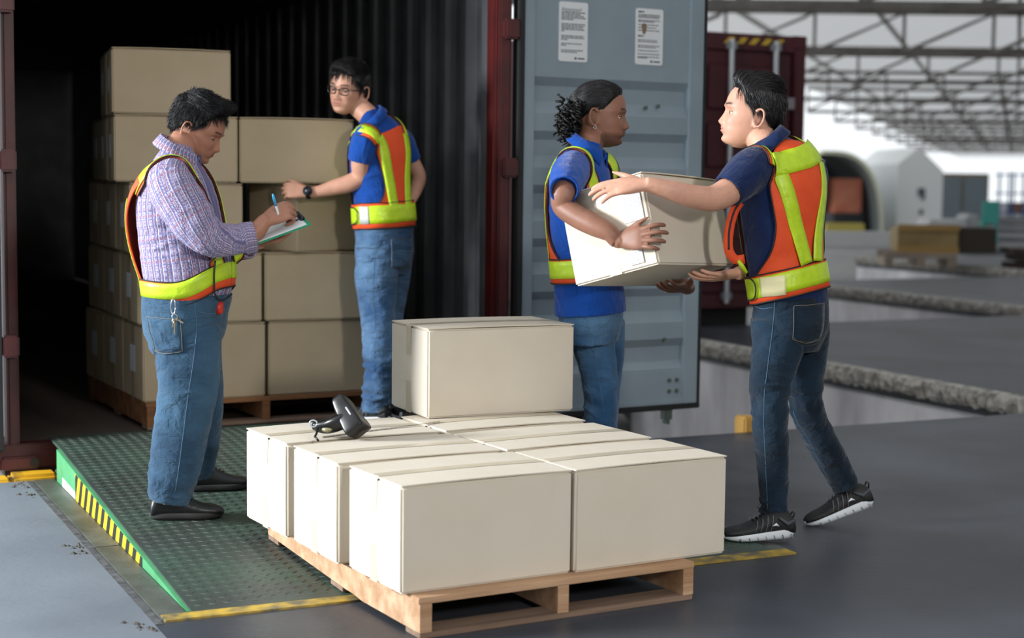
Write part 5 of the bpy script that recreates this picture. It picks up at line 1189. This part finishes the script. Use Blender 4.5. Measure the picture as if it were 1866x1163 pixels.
    for (x, y, dd) in ((1089, 900, .0), (1096, 884, .20)):
        c = p.P(x, y, dd); h = np.array([c[0]-.075, c[1]+.03, 0]); t = h+unit((.93, -.36, 0))*.27; h[2] = tread_z(h); t[2] = tread_z(t); shoe(p.root, h, t, (0, 0, 1), 'trainer', 'trainer')
    v = Vest(p, tor, tk, surf)
    G = v.panel([[(306, 232), (303, 205), (302, 180), (303, 155), (306, 128)], [(350, 226), (350, 180), (350, 134)], [(410, 222), (410, 180), (410, 138)], [(450, 238), (450, 180), (450, 122)], [(480, 262), (480, 180), (480, 98)], [(502, 280), (502, 180), (502, 80)]], 34, 24, .011, M_VORG, 'vest'); v.pipe(G[:, 0]); v.pipe(G[:, -1])
    for sg in (1, -1):
        a = lambda ph: ph if sg < 0 else 360-ph
        path = [(330, a(150)), (303, a(134)), (286, a(108)), (283, a(75)), (300, a(48)), (340, a(34)), (400, a(30)), (460, a(30)), (495, a(32))]
        G = v.rib(path, .074, .010, M_VORG, 'shoulder_strap', 56, 6); v.pipe(G[:, 0]); v.pipe(G[:, -1])
        v.rib(path, .050, .0145, M_VLIM, 'reflective_band', 56, 4)
        v.rib([(330, a(152)), (380, a(156)), (430, a(160)), (480, a(163))], .05, .016, M_VLIM, 'reflective_band', 24, 4)
    loop = lambda y0, n=24: [(y0, k) for k in np.linspace(0, 360, n+1)]
    G = v.rib(loop(488), .098, .013, M_VORG, 'waist_belt', 90, 6); v.pipe(G[:, 0]); v.pipe(G[:, -1])
    v.rib(loop(485), .070, .0175, M_VLIM, 'reflective_band', 90, 5)
    return p, js, surf

def man_navy():
    Y0 = 6.08; nf = at_z(1390, 985, .006)
    p = Person('man in navy polo and black trainers stepping forward with arms around a carton', None, Y0, 128, nf)
    tk = [(1442, 560, 0, .118, .125, .150, 2.3), (1437, 525, 0, .118, .122, .150, 2.3), (1429, 475, 0, .116, .120, .150, 2.3), (1423, 420, 0, .118, .122, .155, 2.3), (1421, 370, 0, .120, .126, .166, 2.3), (1421, 328, 0, .112, .122, .170, 2.25), (1416, 298, 0, .092, .105, .152, 2.15), (1406, 276, 0, .070, .078, .10, 2), (1396, 259, -.0, .057, .058, .064, 2), (1392, 251, 0, .052, .053, .056, 2)]
    tor = p.torso(tk)
    sl = p.limb([(1390, 293, -.06, 30), (1370, 308, -.11, 38), (1347, 329, -.16, 36), (1326, 349, -.20, 30)], (.6, 0, .8))
    sr = p.limb([(1444, 297, .07, 30), (1474, 316, .13, 34), (1476, 345, .17, 30), (1470, 372, .20, 27)])
    pm = cloth_mat('polo_navy', '0e2149', None, .95, .5)
    surf = shirt_of(p, [tor.mesh(40, 42), sl.mesh(18, 26, .009), sr.mesh(16, 24, .009)], pm, [(p.P(1385, 400, -.1), .1, 1.0), (p.P(1375, 460, -.1), .1, .9)])
    collar(p.root, p.P(1396, 263, 0), p.P(1384, 240, 0)-p.P(1400, 268, 0), (-.95, .2, 0), .072, pm, 24, .038)
    p.head((1380, 216), -.02, 178, 9, 0, 1.10, {'nose': .85, 'gaze': -.3, 'lid': 4, 'lips': 1.1, 'cheek': 1.0}, 1)
    p.neck(p.P(1395, 266, 0), .058, .057, tor.c[-4])
    p.skin.append(Loft([(c, *(r*.85 for r in k[3:6]), k[6]) for c, k in zip(tor.c[:-2], tk[:-2])], p.f).mesh(26, 26))
    p.skin.append(p.limb([(1347, 329, -.16, 25), (1325, 350, -.20, 25), (1297, 362, -.25, 22.5), (1262, 358, -.29, 20.5), (1226, 348, -.32, 18), (1196, 340, -.335, 14.5), (1176, 336, -.34, 13)], (0, 0, 1)).mesh(44, 20))
    p.skin.append(p.limb([(1476, 345, .17, 23), (1462, 390, .22, 22), (1430, 440, .24, 19), (1390, 478, .16, 17), (1352, 496, .06, 13), (1343, 499, .04, 12)]).mesh(40, 18))
    p.skin += hand_parts(p.P(1178, 336, -.34), (-.94, .06, -.10), (-.12, -.55, .82), -1, ((6, 14, 12), (8, 16, 12), (10, 18, 12), (14, 20, 14)), (.78, .60, .12), (4, 8), 1.1, 2)
    p.skin += hand_parts(p.P(1345, 498, .045), (-.93, -.2, -.12), (.05, -.35, -.93), 1, ((8, 14, 10),)*4, (.6, .7, 0))
    p.finish_body('c99780', 'bb6f66', redden=.25)
    hv, hf = hair_shell(p.hv, p.hf, lambda A, E, P: (lambda h: np.where(h > 0, sstep(h, 0, 10)*(.006+.026*sstep(E, 22, 58)+.016*np.exp(-((A/50)**2))*np.exp(-((E-50)/20)**2)+.010*np.exp(-((np.abs(A)-165)/45)**2)*sstep(E, -10, 30)), -.012))(hairline(A, E, [(0, 34), (25, 33), (45, 26), (60, 10), (74, -10), (86, -4), (100, -6), (112, -24), (135, -38), (180, -44)])))
    hr = put('hair', p.H(hv), hf, M_HAIR, p.root)
    strands(p, hr, lambda P, E: np.where((E > 34)[:, None], np.array([-1., -.45, .15]), np.array([-.45, 0, -1.])), 3000, .045, .006, 4, .0011, None, .35, .006)
    jm = cloth_mat('denim_dark_blue', '101f2d', '1d3549', .95, .55, (5, 9))
    pel = p.torso([(1436, 640, 0, .085, .10, .12, 2.2), (1437, 600, 0, .115, .135, .148, 2.3), (1440, 565, 0, .118, .130, .150, 2.3), (1440, 538, 0, .119, .123, .150, 2.3)])
    ln = p.limb([(1424, 590, -.05, 56, 42), (1416, 640, -.06, 46, 40), (1405, 695, -.06, 38, 36), (1402, 750, -.05, 33, 33), (1406, 810, -.04, 31, 30), (1409, 870, -.03, 28, 27), (1410, 915, -.02, 26, 25), (1410, 948, -.02, 26, 25)])
    lf = p.limb([(1464, 590, .07, 50, 42), (1466, 640, .09, 43, 38), (1465, 695, .12, 36, 34), (1470, 745, .15, 31, 31), (1490, 790, .18, 30, 29), (1514, 835, .21, 29, 27), (1534, 872, .23, 27, 25), (1542, 889, .235, 26, 25)])
    js = jeans_of(p, [pel.mesh(14, 38), ln.mesh(46, 28, .009), lf.mesh(44, 28, .009)], jm, [(p.P(1403, 735, -.1), .11, 1.2), (p.P(1410, 930, 0), .07, 1.4), (p.P(1470, 745, .1), .09, 1.0), (p.P(1400, 620, -.1), .08, .7)], .014)
    pocket(p, js, ((1446, 558), (1500, 553), (1492, 618), (1444, 618)), jm)
    stitch(p, js, ((1412, 545), (1408, 600), (1400, 660), (1392, 730), (1393, 800), (1396, 870), (1398, 935)))
    stitch(p, js, ((1446, 750), (1470, 795), (1495, 845), (1515, 885)))
    stitch(p, js, ((1376, 558), (1390, 563), (1408, 560))); stitch(p, js, ((1378, 548), (1430, 545), (1480, 536), (1505, 530)))
    h = at_z(1443, 983, .006); t = at_z(1320, 990, .006); h[2] = t[2] = 0; t = h+unit(t-h)*.285; h[2] = t[2] = max(tread_z(h), tread_z(t), tread_z((h+t)/2)); shoe(p.root, h, t, (0, 0, 1), 'trainer', 'black_trainer')
    t = at_z(1470, 958, 0); t[2] = -.004; h = at_y(1594, 918, t[1]+.03); h = t+unit(h-t)*.285; up = np.cross(unit(t-h), (0, -1, 0)); up = up if up[2] > 0 else -up
    shoe(p.root, h, t, up, 'trainer', 'black_trainer')
    v = Vest(p, tor, tk, surf)
    G = v.panel([[(292, 232), (274, 206), (266, 180), (272, 154), (290, 128)], [(330, 234), (325, 205), (322, 180), (325, 155), (330, 126)], [(370, 224), (370, 180), (370, 130)], [(420, 216), (420, 180), (420, 132)], [(455, 222), (455, 180), (455, 120)], [(478, 240), (478, 180), (478, 100)], [(500, 262), (500, 180), (500, 82)]], 40, 28, .011, M_VORG, 'vest', lambda u, w: .012*np.sin(np.clip(u*1.2, 0, 1)*math.pi)*np.ones_like(w))
    v.pipe(G[:, 0]); v.pipe(G[:, -1])
    ch = v.rib([(296, 132), (298, 155), (300, 180), (298, 205), (296, 228)], .085, .026, M_VLIM, 'reflective_band', 30, 5)
    for sg in (1, -1):
        a = lambda ph: ph if sg < 0 else 360-ph
        v.rib([(310, a(143)), (350, a(151)), (400, a(160)), (450, a(168)), (482, a(172))], .052, .026, M_VLIM, 'reflective_band', 30, 4)
        path = [(300, a(140)), (280, a(118)), (274, a(88)), (288, a(58)), (330, a(38)), (400, a(32)), (460, a(32)), (505, a(34))]
        G = v.rib(path, .078, .010, M_VORG, 'shoulder_strap', 50, 6); v.pipe(G[:, 0]); v.pipe(G[:, -1])
        v.rib(path, .048, .0145, M_VLIM, 'reflective_band', 50, 4)
    loop = lambda n=24: [(514-14*math.cos(math.radians(k-180))*.4, k) for k in np.linspace(0, 360, n+1)]
    G = v.rib(loop(), .105, .014, M_VORG, 'waist_belt', 90, 6); v.pipe(G[:, 0]); v.pipe(G[:, -1])
    v.rib([(e[0]-3, e[1]) for e in loop()], .076, .0185, M_VLIM, 'reflective_band', 90, 5)
    v.rib([(510, 96), (511, 115), (512, 136)], .074, .0205, M_VSIL, 'reflective_patch', 16, 4)
    v.pipe([v.s.near(q_, .026)[0] for q_ in smooth_line(v.line([(492, 66), (492, 82), (500, 90), (516, 90), (530, 84), (534, 66)]), 30)])
    # loose front edge of the vest with its pouch hanging from the chest
    L = [p.P(1349, 368, -.14), p.P(1338, 385, -.16), p.P(1329, 420, -.17), p.P(1328, 455, -.17), p.P(1340, 473, -.16), p.P(1357, 472, -.15)]
    for nm, m_, w, o in (('loose_flap', M_VORG, .034, 0), ('flap_zip', M_VBLK, .007, -.004)):
        c = smooth_line(L[:4] if nm == 'flap_zip' else L, 30); T = np.gradient(c, axis=0); S = np.cross(T, (0, 1, 0)); S /= np.linalg.norm(S, axis=1)[:, None]
        G = np.array([[c[i]+S[i]*w*(j-.5)+np.array([0, o, 0]) for j in (0, .5, 1)] for i in range(30)]); N = np.tile(np.array([0, -1., 0]), (30, 3, 1)); V, fs = sheet(G, N, .006); put(nm, V, fs, m_, v.base)
    L = [p.P(1345, 475, -.155), p.P(1352, 485, -.15), p.P(1360, 497, -.14)]; mb = MB(); mb.tube(L, [.007, .009, .007], 8); put('flap_strap', np.array(mb.v), mb.f, M_VLIM, v.base)
    return p, js, surf
P1, J1, S1 = man_checked()
P2, J2, S2 = man_glasses()
P3, J3, S3 = man_ponytail()
P4, J4, S4 = man_navy()
# far goods on the dock (behind everyone)
def crate_stack():
    a = at_z(1612, 486, 0); d = a[1]; s = d/F_PX
    pal = thing('wooden_pallet', 'greyish pallet carrying the tan crate on the far dock floor', 'pallet', (a[0], d, 0), math.radians(-6))
    W_ = 128*s; h = 26*s; D = 1.2
    for y in (0, .5, 1.0): MB().box(0, W_, y, y+.12, h*.62, h).build('deck_board', M_PALF, pal)
    for x in (0, W_*.45, W_*.88): MB().box(x, x+W_*.12, 0, D, 0, h*.6).build('block', M_PALF, pal)
    cr = thing('wooden_crate', 'tan wooden crate with a dark end on the far pallet', 'crate', (a[0]+26*s, d+.12, h), math.radians(-6))
    MB().box(0, 108*s, 0, 1.0, 0, 44*s).build('crate_body', mat('crate_tan', '9b8558', .8, '7f6c47', 2), cr, .01)
    MB().box(108*s, 108*s+.62, .05, .98, 0, 46*s).build('crate_end', mat('crate_dark', '3a332a', .8), cr, .01)
    for z in (0, 40*s): MB().box(-.01, 108*s+.01, -.03, -.001, z, z+.10).build('batten', mat('crate_batten', 'a3834e', .8), cr)
    a = at_z(1752, 492, 0); p2 = thing('wooden_pallet', 'dark brown broken pallet beside the tan crate', 'pallet', (a[0]+1.0, a[1]+.5, 0), math.radians(-4)); s = a[1]/F_PX
    for z, w in ((0, .0), (.12, .05), (.24, -.04)): MB().box(w, w+46*s, 0, .9, z, z+.08).build('board', M_PALX, p2)
    a = at_z(1700, 448, 0); s = a[1]/F_PX; w = thing('wrapped_load', 'pale wrapped load on a pallet behind the tan crate', 'load', (a[0]-4*s, a[1], 0), 0)
    MB().box(0, 84*s, 0, 1.1, 0, 18*s).build('base_blocks', mat('load_brown', '7d5c46', .8), w); MB().box(-6*s, 66*s, -.05, 1.1, 18*s, 48*s).build('wrapped_goods', mat('wrap_pale', 'c9cbcb', .6, 'b5b7b8', 2), w, .05); MB().box(66*s, 90*s, .1, 1.0, 18*s, 58*s).build('wrapped_goods', mat('wrap_grey', 'a7aaab', .6), w, .05)
    a = at_z(1792, 442, 0); s = a[1]/F_PX; c = thing('plastic_chair', 'teal plastic chair beside the wrapped load', 'chair', (a[0], a[1], 0), math.radians(200)); mt = mat('teal_plastic', '4fb5a8', .5)
    for x in (-.22, .22):
        for y in (-.2, .2): MB().bar((x, y, 0), (x*.9, y*.9, .45), .05).build('leg', mt, c)
    MB().box(-.24, .24, -.23, .23, .44, .48).build('seat', mt, c, .01); MB().prism([(-.24, .44), (.24, .44), (.21, .98), (-.21, .98)], .20, .24, 'y').build('backrest', mt, c, .01)
    k = 0
    for px in (1815, 1841, 1867):
        d = 88.; x = (px-933)/F_PX*d; rk = thing('storage_rack', 'blue upright storage rack in the distance beyond the dock', 'rack', (x, d, ZG), 0, 'far blue racks')
        for q in (0, .55): MB().bar((q, 0, 0), (q, 0, 3.4), .10).build('upright', mat('rack_blue', '4a6a9c', .6), rk)
        for z in (1.1, 2.2, 3.2): MB().box(-.05, .62, 0, .8, z, z+.08).build('shelf', mat('rack_blue', '4a6a9c', .6), rk)
        tag(MB().box(x+.03, x+.52, d+.06, d+.7, ZG+1.185, ZG+1.75).build('stored_box', mat(('rack_box_white', 'rack_box_brown', 'rack_box_white')[k], ('d9dcdf', '8d6247', 'd9dcdf')[k], .7)), 'small pale box on a shelf of the far blue racks' if k != 1 else 'small brown box on a shelf of the far blue racks', 'box', 'boxes on the far racks' if k != 1 else None); k += 1
M_PALF = mat('pallet_grey_far', '9a8b7d', .8, '82746a', 2); M_PALX = mat('pallet_dark_far', '3d322b', .9)
crate_stack()
# ------------------------------------------------------------------ stack inside the container
y0_ = at_z(259, 734, IPZ+IPH)[1]; G_IN = 'cartons stacked inside the container'
ORD = ('bottom', 'second', 'third', 'fourth', 'top'); AL = (28, 26, 24, 19.5, 18.5)
RIGHT = {0: (490, 667), 1: (483, 662), 3: (437, 645)}
zb = IPZ+IPH
def txp(px_, py_): d = ray(px_, py_); return d[0]/d[1]
for k, (pl, pr, pm, yb, yt) in enumerate(IROWS):
    al = math.radians(AL[k]); c_, s_ = math.cos(al), math.sin(al); x0 = at_y(pl, pm, y0_)[0]; tx = txp(pr, pm); L = (tx*y0_-x0)/(c_-tx*s_)
    zt = at_y(pl, yt, y0_)[2]; Hh = zt-zb; D = .385
    for dpt in range(3 if k < 4 else 2):
        q = np.array([x0, y0_, 0])+np.array([c_, s_, 0])*L/2+np.array([-s_, c_, 0])*(D/2+dpt*(D+.012)); q[2] = zb
        if dpt == 0: lb = '%s carton of the ramp-side column in the container stack, front one' % ORD[k]
        else: lb = '%s-layer carton %s the front one in the ramp-side column, end label in shadow' % (ORD[k], ('', 'behind', 'two behind')[dpt])
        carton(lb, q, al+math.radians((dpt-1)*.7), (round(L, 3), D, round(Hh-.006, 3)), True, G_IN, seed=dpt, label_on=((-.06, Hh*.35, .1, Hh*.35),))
    if k in RIGHT:
        a, b = RIGHT[k]; tx = txp(a, pm); L0 = (tx*y0_-x0)/(c_-tx*s_); L2 = .60
        if b: tx = txp(b, pm); L2 = (tx*y0_-x0)/(c_-tx*s_)-L0
        q = np.array([x0, y0_, zb])+np.array([c_, s_, 0])*(L0+L2/2)+np.array([-s_, c_, 0])*D/2; q[2] = zb
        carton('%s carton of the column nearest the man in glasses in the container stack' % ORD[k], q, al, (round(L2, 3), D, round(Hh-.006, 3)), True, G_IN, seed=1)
    if k == 2:
        al2 = math.radians(47); yk = 7.95; q0 = at_y(541, 457, yk); q0[2] = zb
        q = q0+np.array([math.cos(al2), math.sin(al2), 0])*.30+np.array([-math.sin(al2), math.cos(al2), 0])*.1925
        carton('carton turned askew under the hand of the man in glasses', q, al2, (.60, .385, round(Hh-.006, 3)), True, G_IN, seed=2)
    zb = zt
pa = at_z(262, 735, IPZ+IPH); al = math.radians(28); o_ = pa-np.array([-math.sin(al), math.cos(al), 0])*.02+np.array([math.cos(al), math.sin(al), 0])*.01
pallet('wooden_pallet', 'brown wooden pallet under the carton stack in the container', (o_[0], o_[1], IPZ), al, 1.2, 1.2, IPH, mat('pallet_brown', '8a5d39', .8, '6d4629', 6, .3, 40, stretch=(.25, 3, 3)), M_PALD)
# ------------------------------------------------------------------ carton held between two men
nc, e1, e2, e3 = CN, CE1, CE2, CE3
cen = nc+e1*CL/2+e2*CD/2
ct = carton('beige carton held up between two men, shipping label on its end', cen, 0, (CL, CD, CH), False, None, seed=9, label_on=((-.165, .175, .085, .10), (-.13, .02, .06, .05)))
ct.rotation_euler = Matrix(((e1[0], e2[0], e3[0]), (e1[1], e2[1], e3[1]), (e1[2], e2[2], e3[2]))).to_euler()
# ------------------------------------------------------------------ clipboard, pen
def quadslab(name, A, Bq, Cq, th, m, parent=None, bevel=.0):
    A, Bq, Cq = map(np.asarray, (A, Bq, Cq)); D = Bq+Cq-A; n = unit(np.cross(Bq-A, Cq-A)); n = n if n[2] > 0 else -n
    vs = [A, Bq, D, Cq]; vs = vs+[v+n*th for v in vs]; return vs, [(3, 2, 1, 0), (4, 5, 6, 7), (0, 1, 5, 4), (1, 2, 6, 5), (2, 3, 7, 6), (3, 0, 4, 7)], n
Yc = 6.02
A = at_y(566, 408, Yc-.13); B_ = at_y(539, 382, Yc+.07); Cq = at_y(466, 445, Yc-.165)
_d = unit(np.cross(B_-A, Cq-A)); _d = _d if _d[2] > 0 else -_d; A, B_, Cq = A-_d*.005, B_-_d*.005, Cq-_d*.005
cb = thing('clipboard', 'green clipboard with white papers in the hand of the man in the checked shirt', 'clipboard', A)
vs, fs, n_ = quadslab('b', A, B_, Cq, .004, None); put('board', vs, fs, mat('clipboard_green', '12946a', .5), cb, False)
u_ = unit(Cq-A); w_ = unit(B_-A); wl = np.linalg.norm(B_-A); ul = np.linalg.norm(Cq-A)
for k in range(3):
    o = A+n_*(.0045+k*.0012)+u_*(.012+.004*k)+w_*(.008+.003*k); vs, fs, _ = quadslab('p', o, o+w_*(wl-.016), o+u_*(ul-.02), .001, None); put('paper_sheet', vs, fs, M_PAPER, cb, False)
mb = MB(); o = A+w_*wl*.5+n_*.009+u_*.015
for sgn in (-1, 1): mb.tube([o+w_*sgn*.028, o+w_*sgn*.026+u_*.022, o+w_*sgn*.012+u_*.028+n_*.008], .0035, 8)
mb.tube([o-w_*.045, o+w_*.045], .006, 10); mb.tube([o-w_*.02+u_*.028+n_*.008, o+w_*.02+u_*.028+n_*.008], .0035, 8); mb.tube([o-w_*.04+n_*.003-u_*.006, o+w_*.04+n_*.003-u_*.006], .0075, 10)
put('clip', np.array(mb.v), mb.f, mat('clip_dark_steel', '3a3f45', .3, metal=.8), cb)
pen = thing('pen', 'pale blue pen in the writing hand above the clipboard', 'pen', at_y(512, 396, Yc-.12))
t0, t1 = at_y(497, 354, Yc-.17), at_y(513, 412, Yc-.11); dd = t1-t0
mb = MB(); mb.tube([t0, t0+dd*.12, t0+dd*.36], [.0035, .0052, .005], 12); put('pen_cap', np.array(mb.v), mb.f, mat('pen_blue', '3fa3d8', .35), pen)
mb = MB(); mb.tube([t0+dd*.36, t0+dd*.9, t1], [.0046, .0044, .001], 12); put('pen_barrel', np.array(mb.v), mb.f, mat('pen_white', 'd9dee2', .35), pen)
# ------------------------------------------------------------------ barcode scanner on the cartons
sb = at_z(612, 797, ZT+.004); sd = sb[1]
def S_(x, y, dd=0.): return at_y(x, y, sd+dd)
sn_ = thing('barcode_scanner', 'black handheld barcode scanner lying on a front-pallet carton', 'scanner', sb)
def solid(name, mb, m, smooth=True): return put(name, np.array(mb.v), mb.f, m, sn_, smooth)
k = [(S_(573, 775, .03), .014, .014, .018, 3), (S_(584, 776, .02), .021, .023, .023, 3), (S_(600, 775, .01), .026, .028, .026, 2.8), (S_(616, 769, 0), .028, .031, .027, 2.8), (S_(634, 760, .0), .027, .032, .028, 2.6)]
v_, f_, _ = Loft(k, (0, -.3, 1)).mesh(20, 22); put('grip', v_, f_, M_BLACKP, sn_)
k = [(S_(619, 729, .06), .020, .016, .034, 6), (S_(621, 732, .055), .027, .022, .040, 6), (S_(632, 752, .03), .033, .029, .044, 6), (S_(644, 772, .0), .039, .034, .050, 7), (S_(652, 785, -.015), .040, .034, .052, 8), (S_(654, 788, -.018), .037, .031, .049, 8)]
v_, f_, _ = Loft(k, (.85, -.1, .5)).mesh(24, 28); hd_ = put('scan_head', v_, f_, M_BLACKP, sn_)
mb = MB(); mb.tube([S_(618, 752, .0), S_(621, 741, .01), S_(626, 735, .01)], [.006, .010, .005], 10); put('side_cap', np.array(mb.v), mb.f, mat('scanner_silver', 'b4bcc4', .25, metal=.3), hd_)
mb = MB(); mb.tube([S_(630, 742, -.03), S_(640, 757, -.035), S_(648, 770, -.05)], .0035, 8); put('trim_line', np.array(mb.v), mb.f, mat('scanner_silver', 'b4bcc4', .25, metal=.3), hd_)
mb = MB(); mb.tube([S_(587, 783, -.01), S_(597, 784, -.012), S_(607, 781, -.012)], [.006, .010, .006], 12); put('label_plate', np.array(mb.v), mb.f, mat('scanner_plate', '8d8a6a', .3, metal=.3), sn_)
mb = MB(); mb.tube([S_(571+7*math.cos(a), 772+6*math.sin(a), .0) for a in np.linspace(0, 6.283, 18)], .0028, 8); put('lanyard_loop', np.array(mb.v), mb.f, mat('scanner_silver', 'b4bcc4', .25, metal=.3), sn_)
mb = MB(); mb.tube([S_(579, 780, -.01), S_(577, 790, -.03), S_(574, 796, -.05), S_(580, 803, -.075)], .0042, 8); put('cord_stub', np.array(mb.v), mb.f, M_BLACKP, sn_)
q0, q1 = at_z(588, 796, ZT+.002), at_z(802, 768, ZT+.002); mb = MB(); rr_ = np.random.default_rng(4)
for i in range(120):
    c = q0+(q1-q0)*(i+.5)/120; L = .003+.005*rr_.random()
    if .28 < i/120 < .34: continue
    mb.box(c[0]-.0006, c[0]+.0006, c[1]-L, c[1]+L, c[2]-.003, c[2]+.0012)
tag(mb.build('torn_tape_edge', mat('tape_teeth_dark', '6d6455', .8)), 'row of torn tape teeth along the carton edge by the scanner', 'tape', kind='stuff')
# ------------------------------------------------------------------ keys and the red case at the pocket
kp = J1.cam(322, 560); kr = thing('key_ring', 'silver carabiner with keys hanging at the hip of the checked shirt', 'keys', kp+np.array([0, -.012, -.05]))
def K_(x, y, o=-.012): c = kp.copy(); q = at_y(x, y, kp[1]); return np.array([q[0], kp[1]+o, q[2]])
mb = MB(); mb.tube([K_(317+4*math.cos(a), 559+14*math.sin(a)) for a in np.linspace(0, 6.283, 20)], .0026, 8); put('carabiner', np.array(mb.v), mb.f, mat('silver', 'c9cdd2', .2, metal=1), kr)
mb = MB(); mb.tube([K_(320+5*math.cos(a), 577+5*math.sin(a), -.016) for a in np.linspace(0, 6.283, 16)], .0018, 6); put('split_ring', np.array(mb.v), mb.f, mat('silver', 'c9cdd2', .2, metal=1), kr)
for (a, b, hx) in (((320, 581), (320, 608), 4), ((322, 580), (336, 588), 5), ((318, 581), (316, 596), 4)):
    mb = MB(); A_, B2 = K_(*a, -.018), K_(*b, -.02); mb.tube([A_, A_*.75+B2*.25], [.006, .006], 10); mb.bar(Vector(A_), Vector(B2), .0055, .002, (0, -1, 0)); put('key', np.array(mb.v), mb.f, mat('brass_steel', 'a89f8e', .3, metal=.9), kr, False)
rp = J1.cam(397, 562)
if rp is not None:
    mb = MB(); q = at_y(397, 558, rp[1]-.002); mb.box(q[0]-.013, q[0]+.018, q[1]-.004, q[1]+.02, q[2]-.03, q[2]+.018); tag(mb.build('lighter_case', mat('red_plastic', 'c8321f', .4), None, .005, True), 'small red case poking out of a front jeans pocket', 'case')
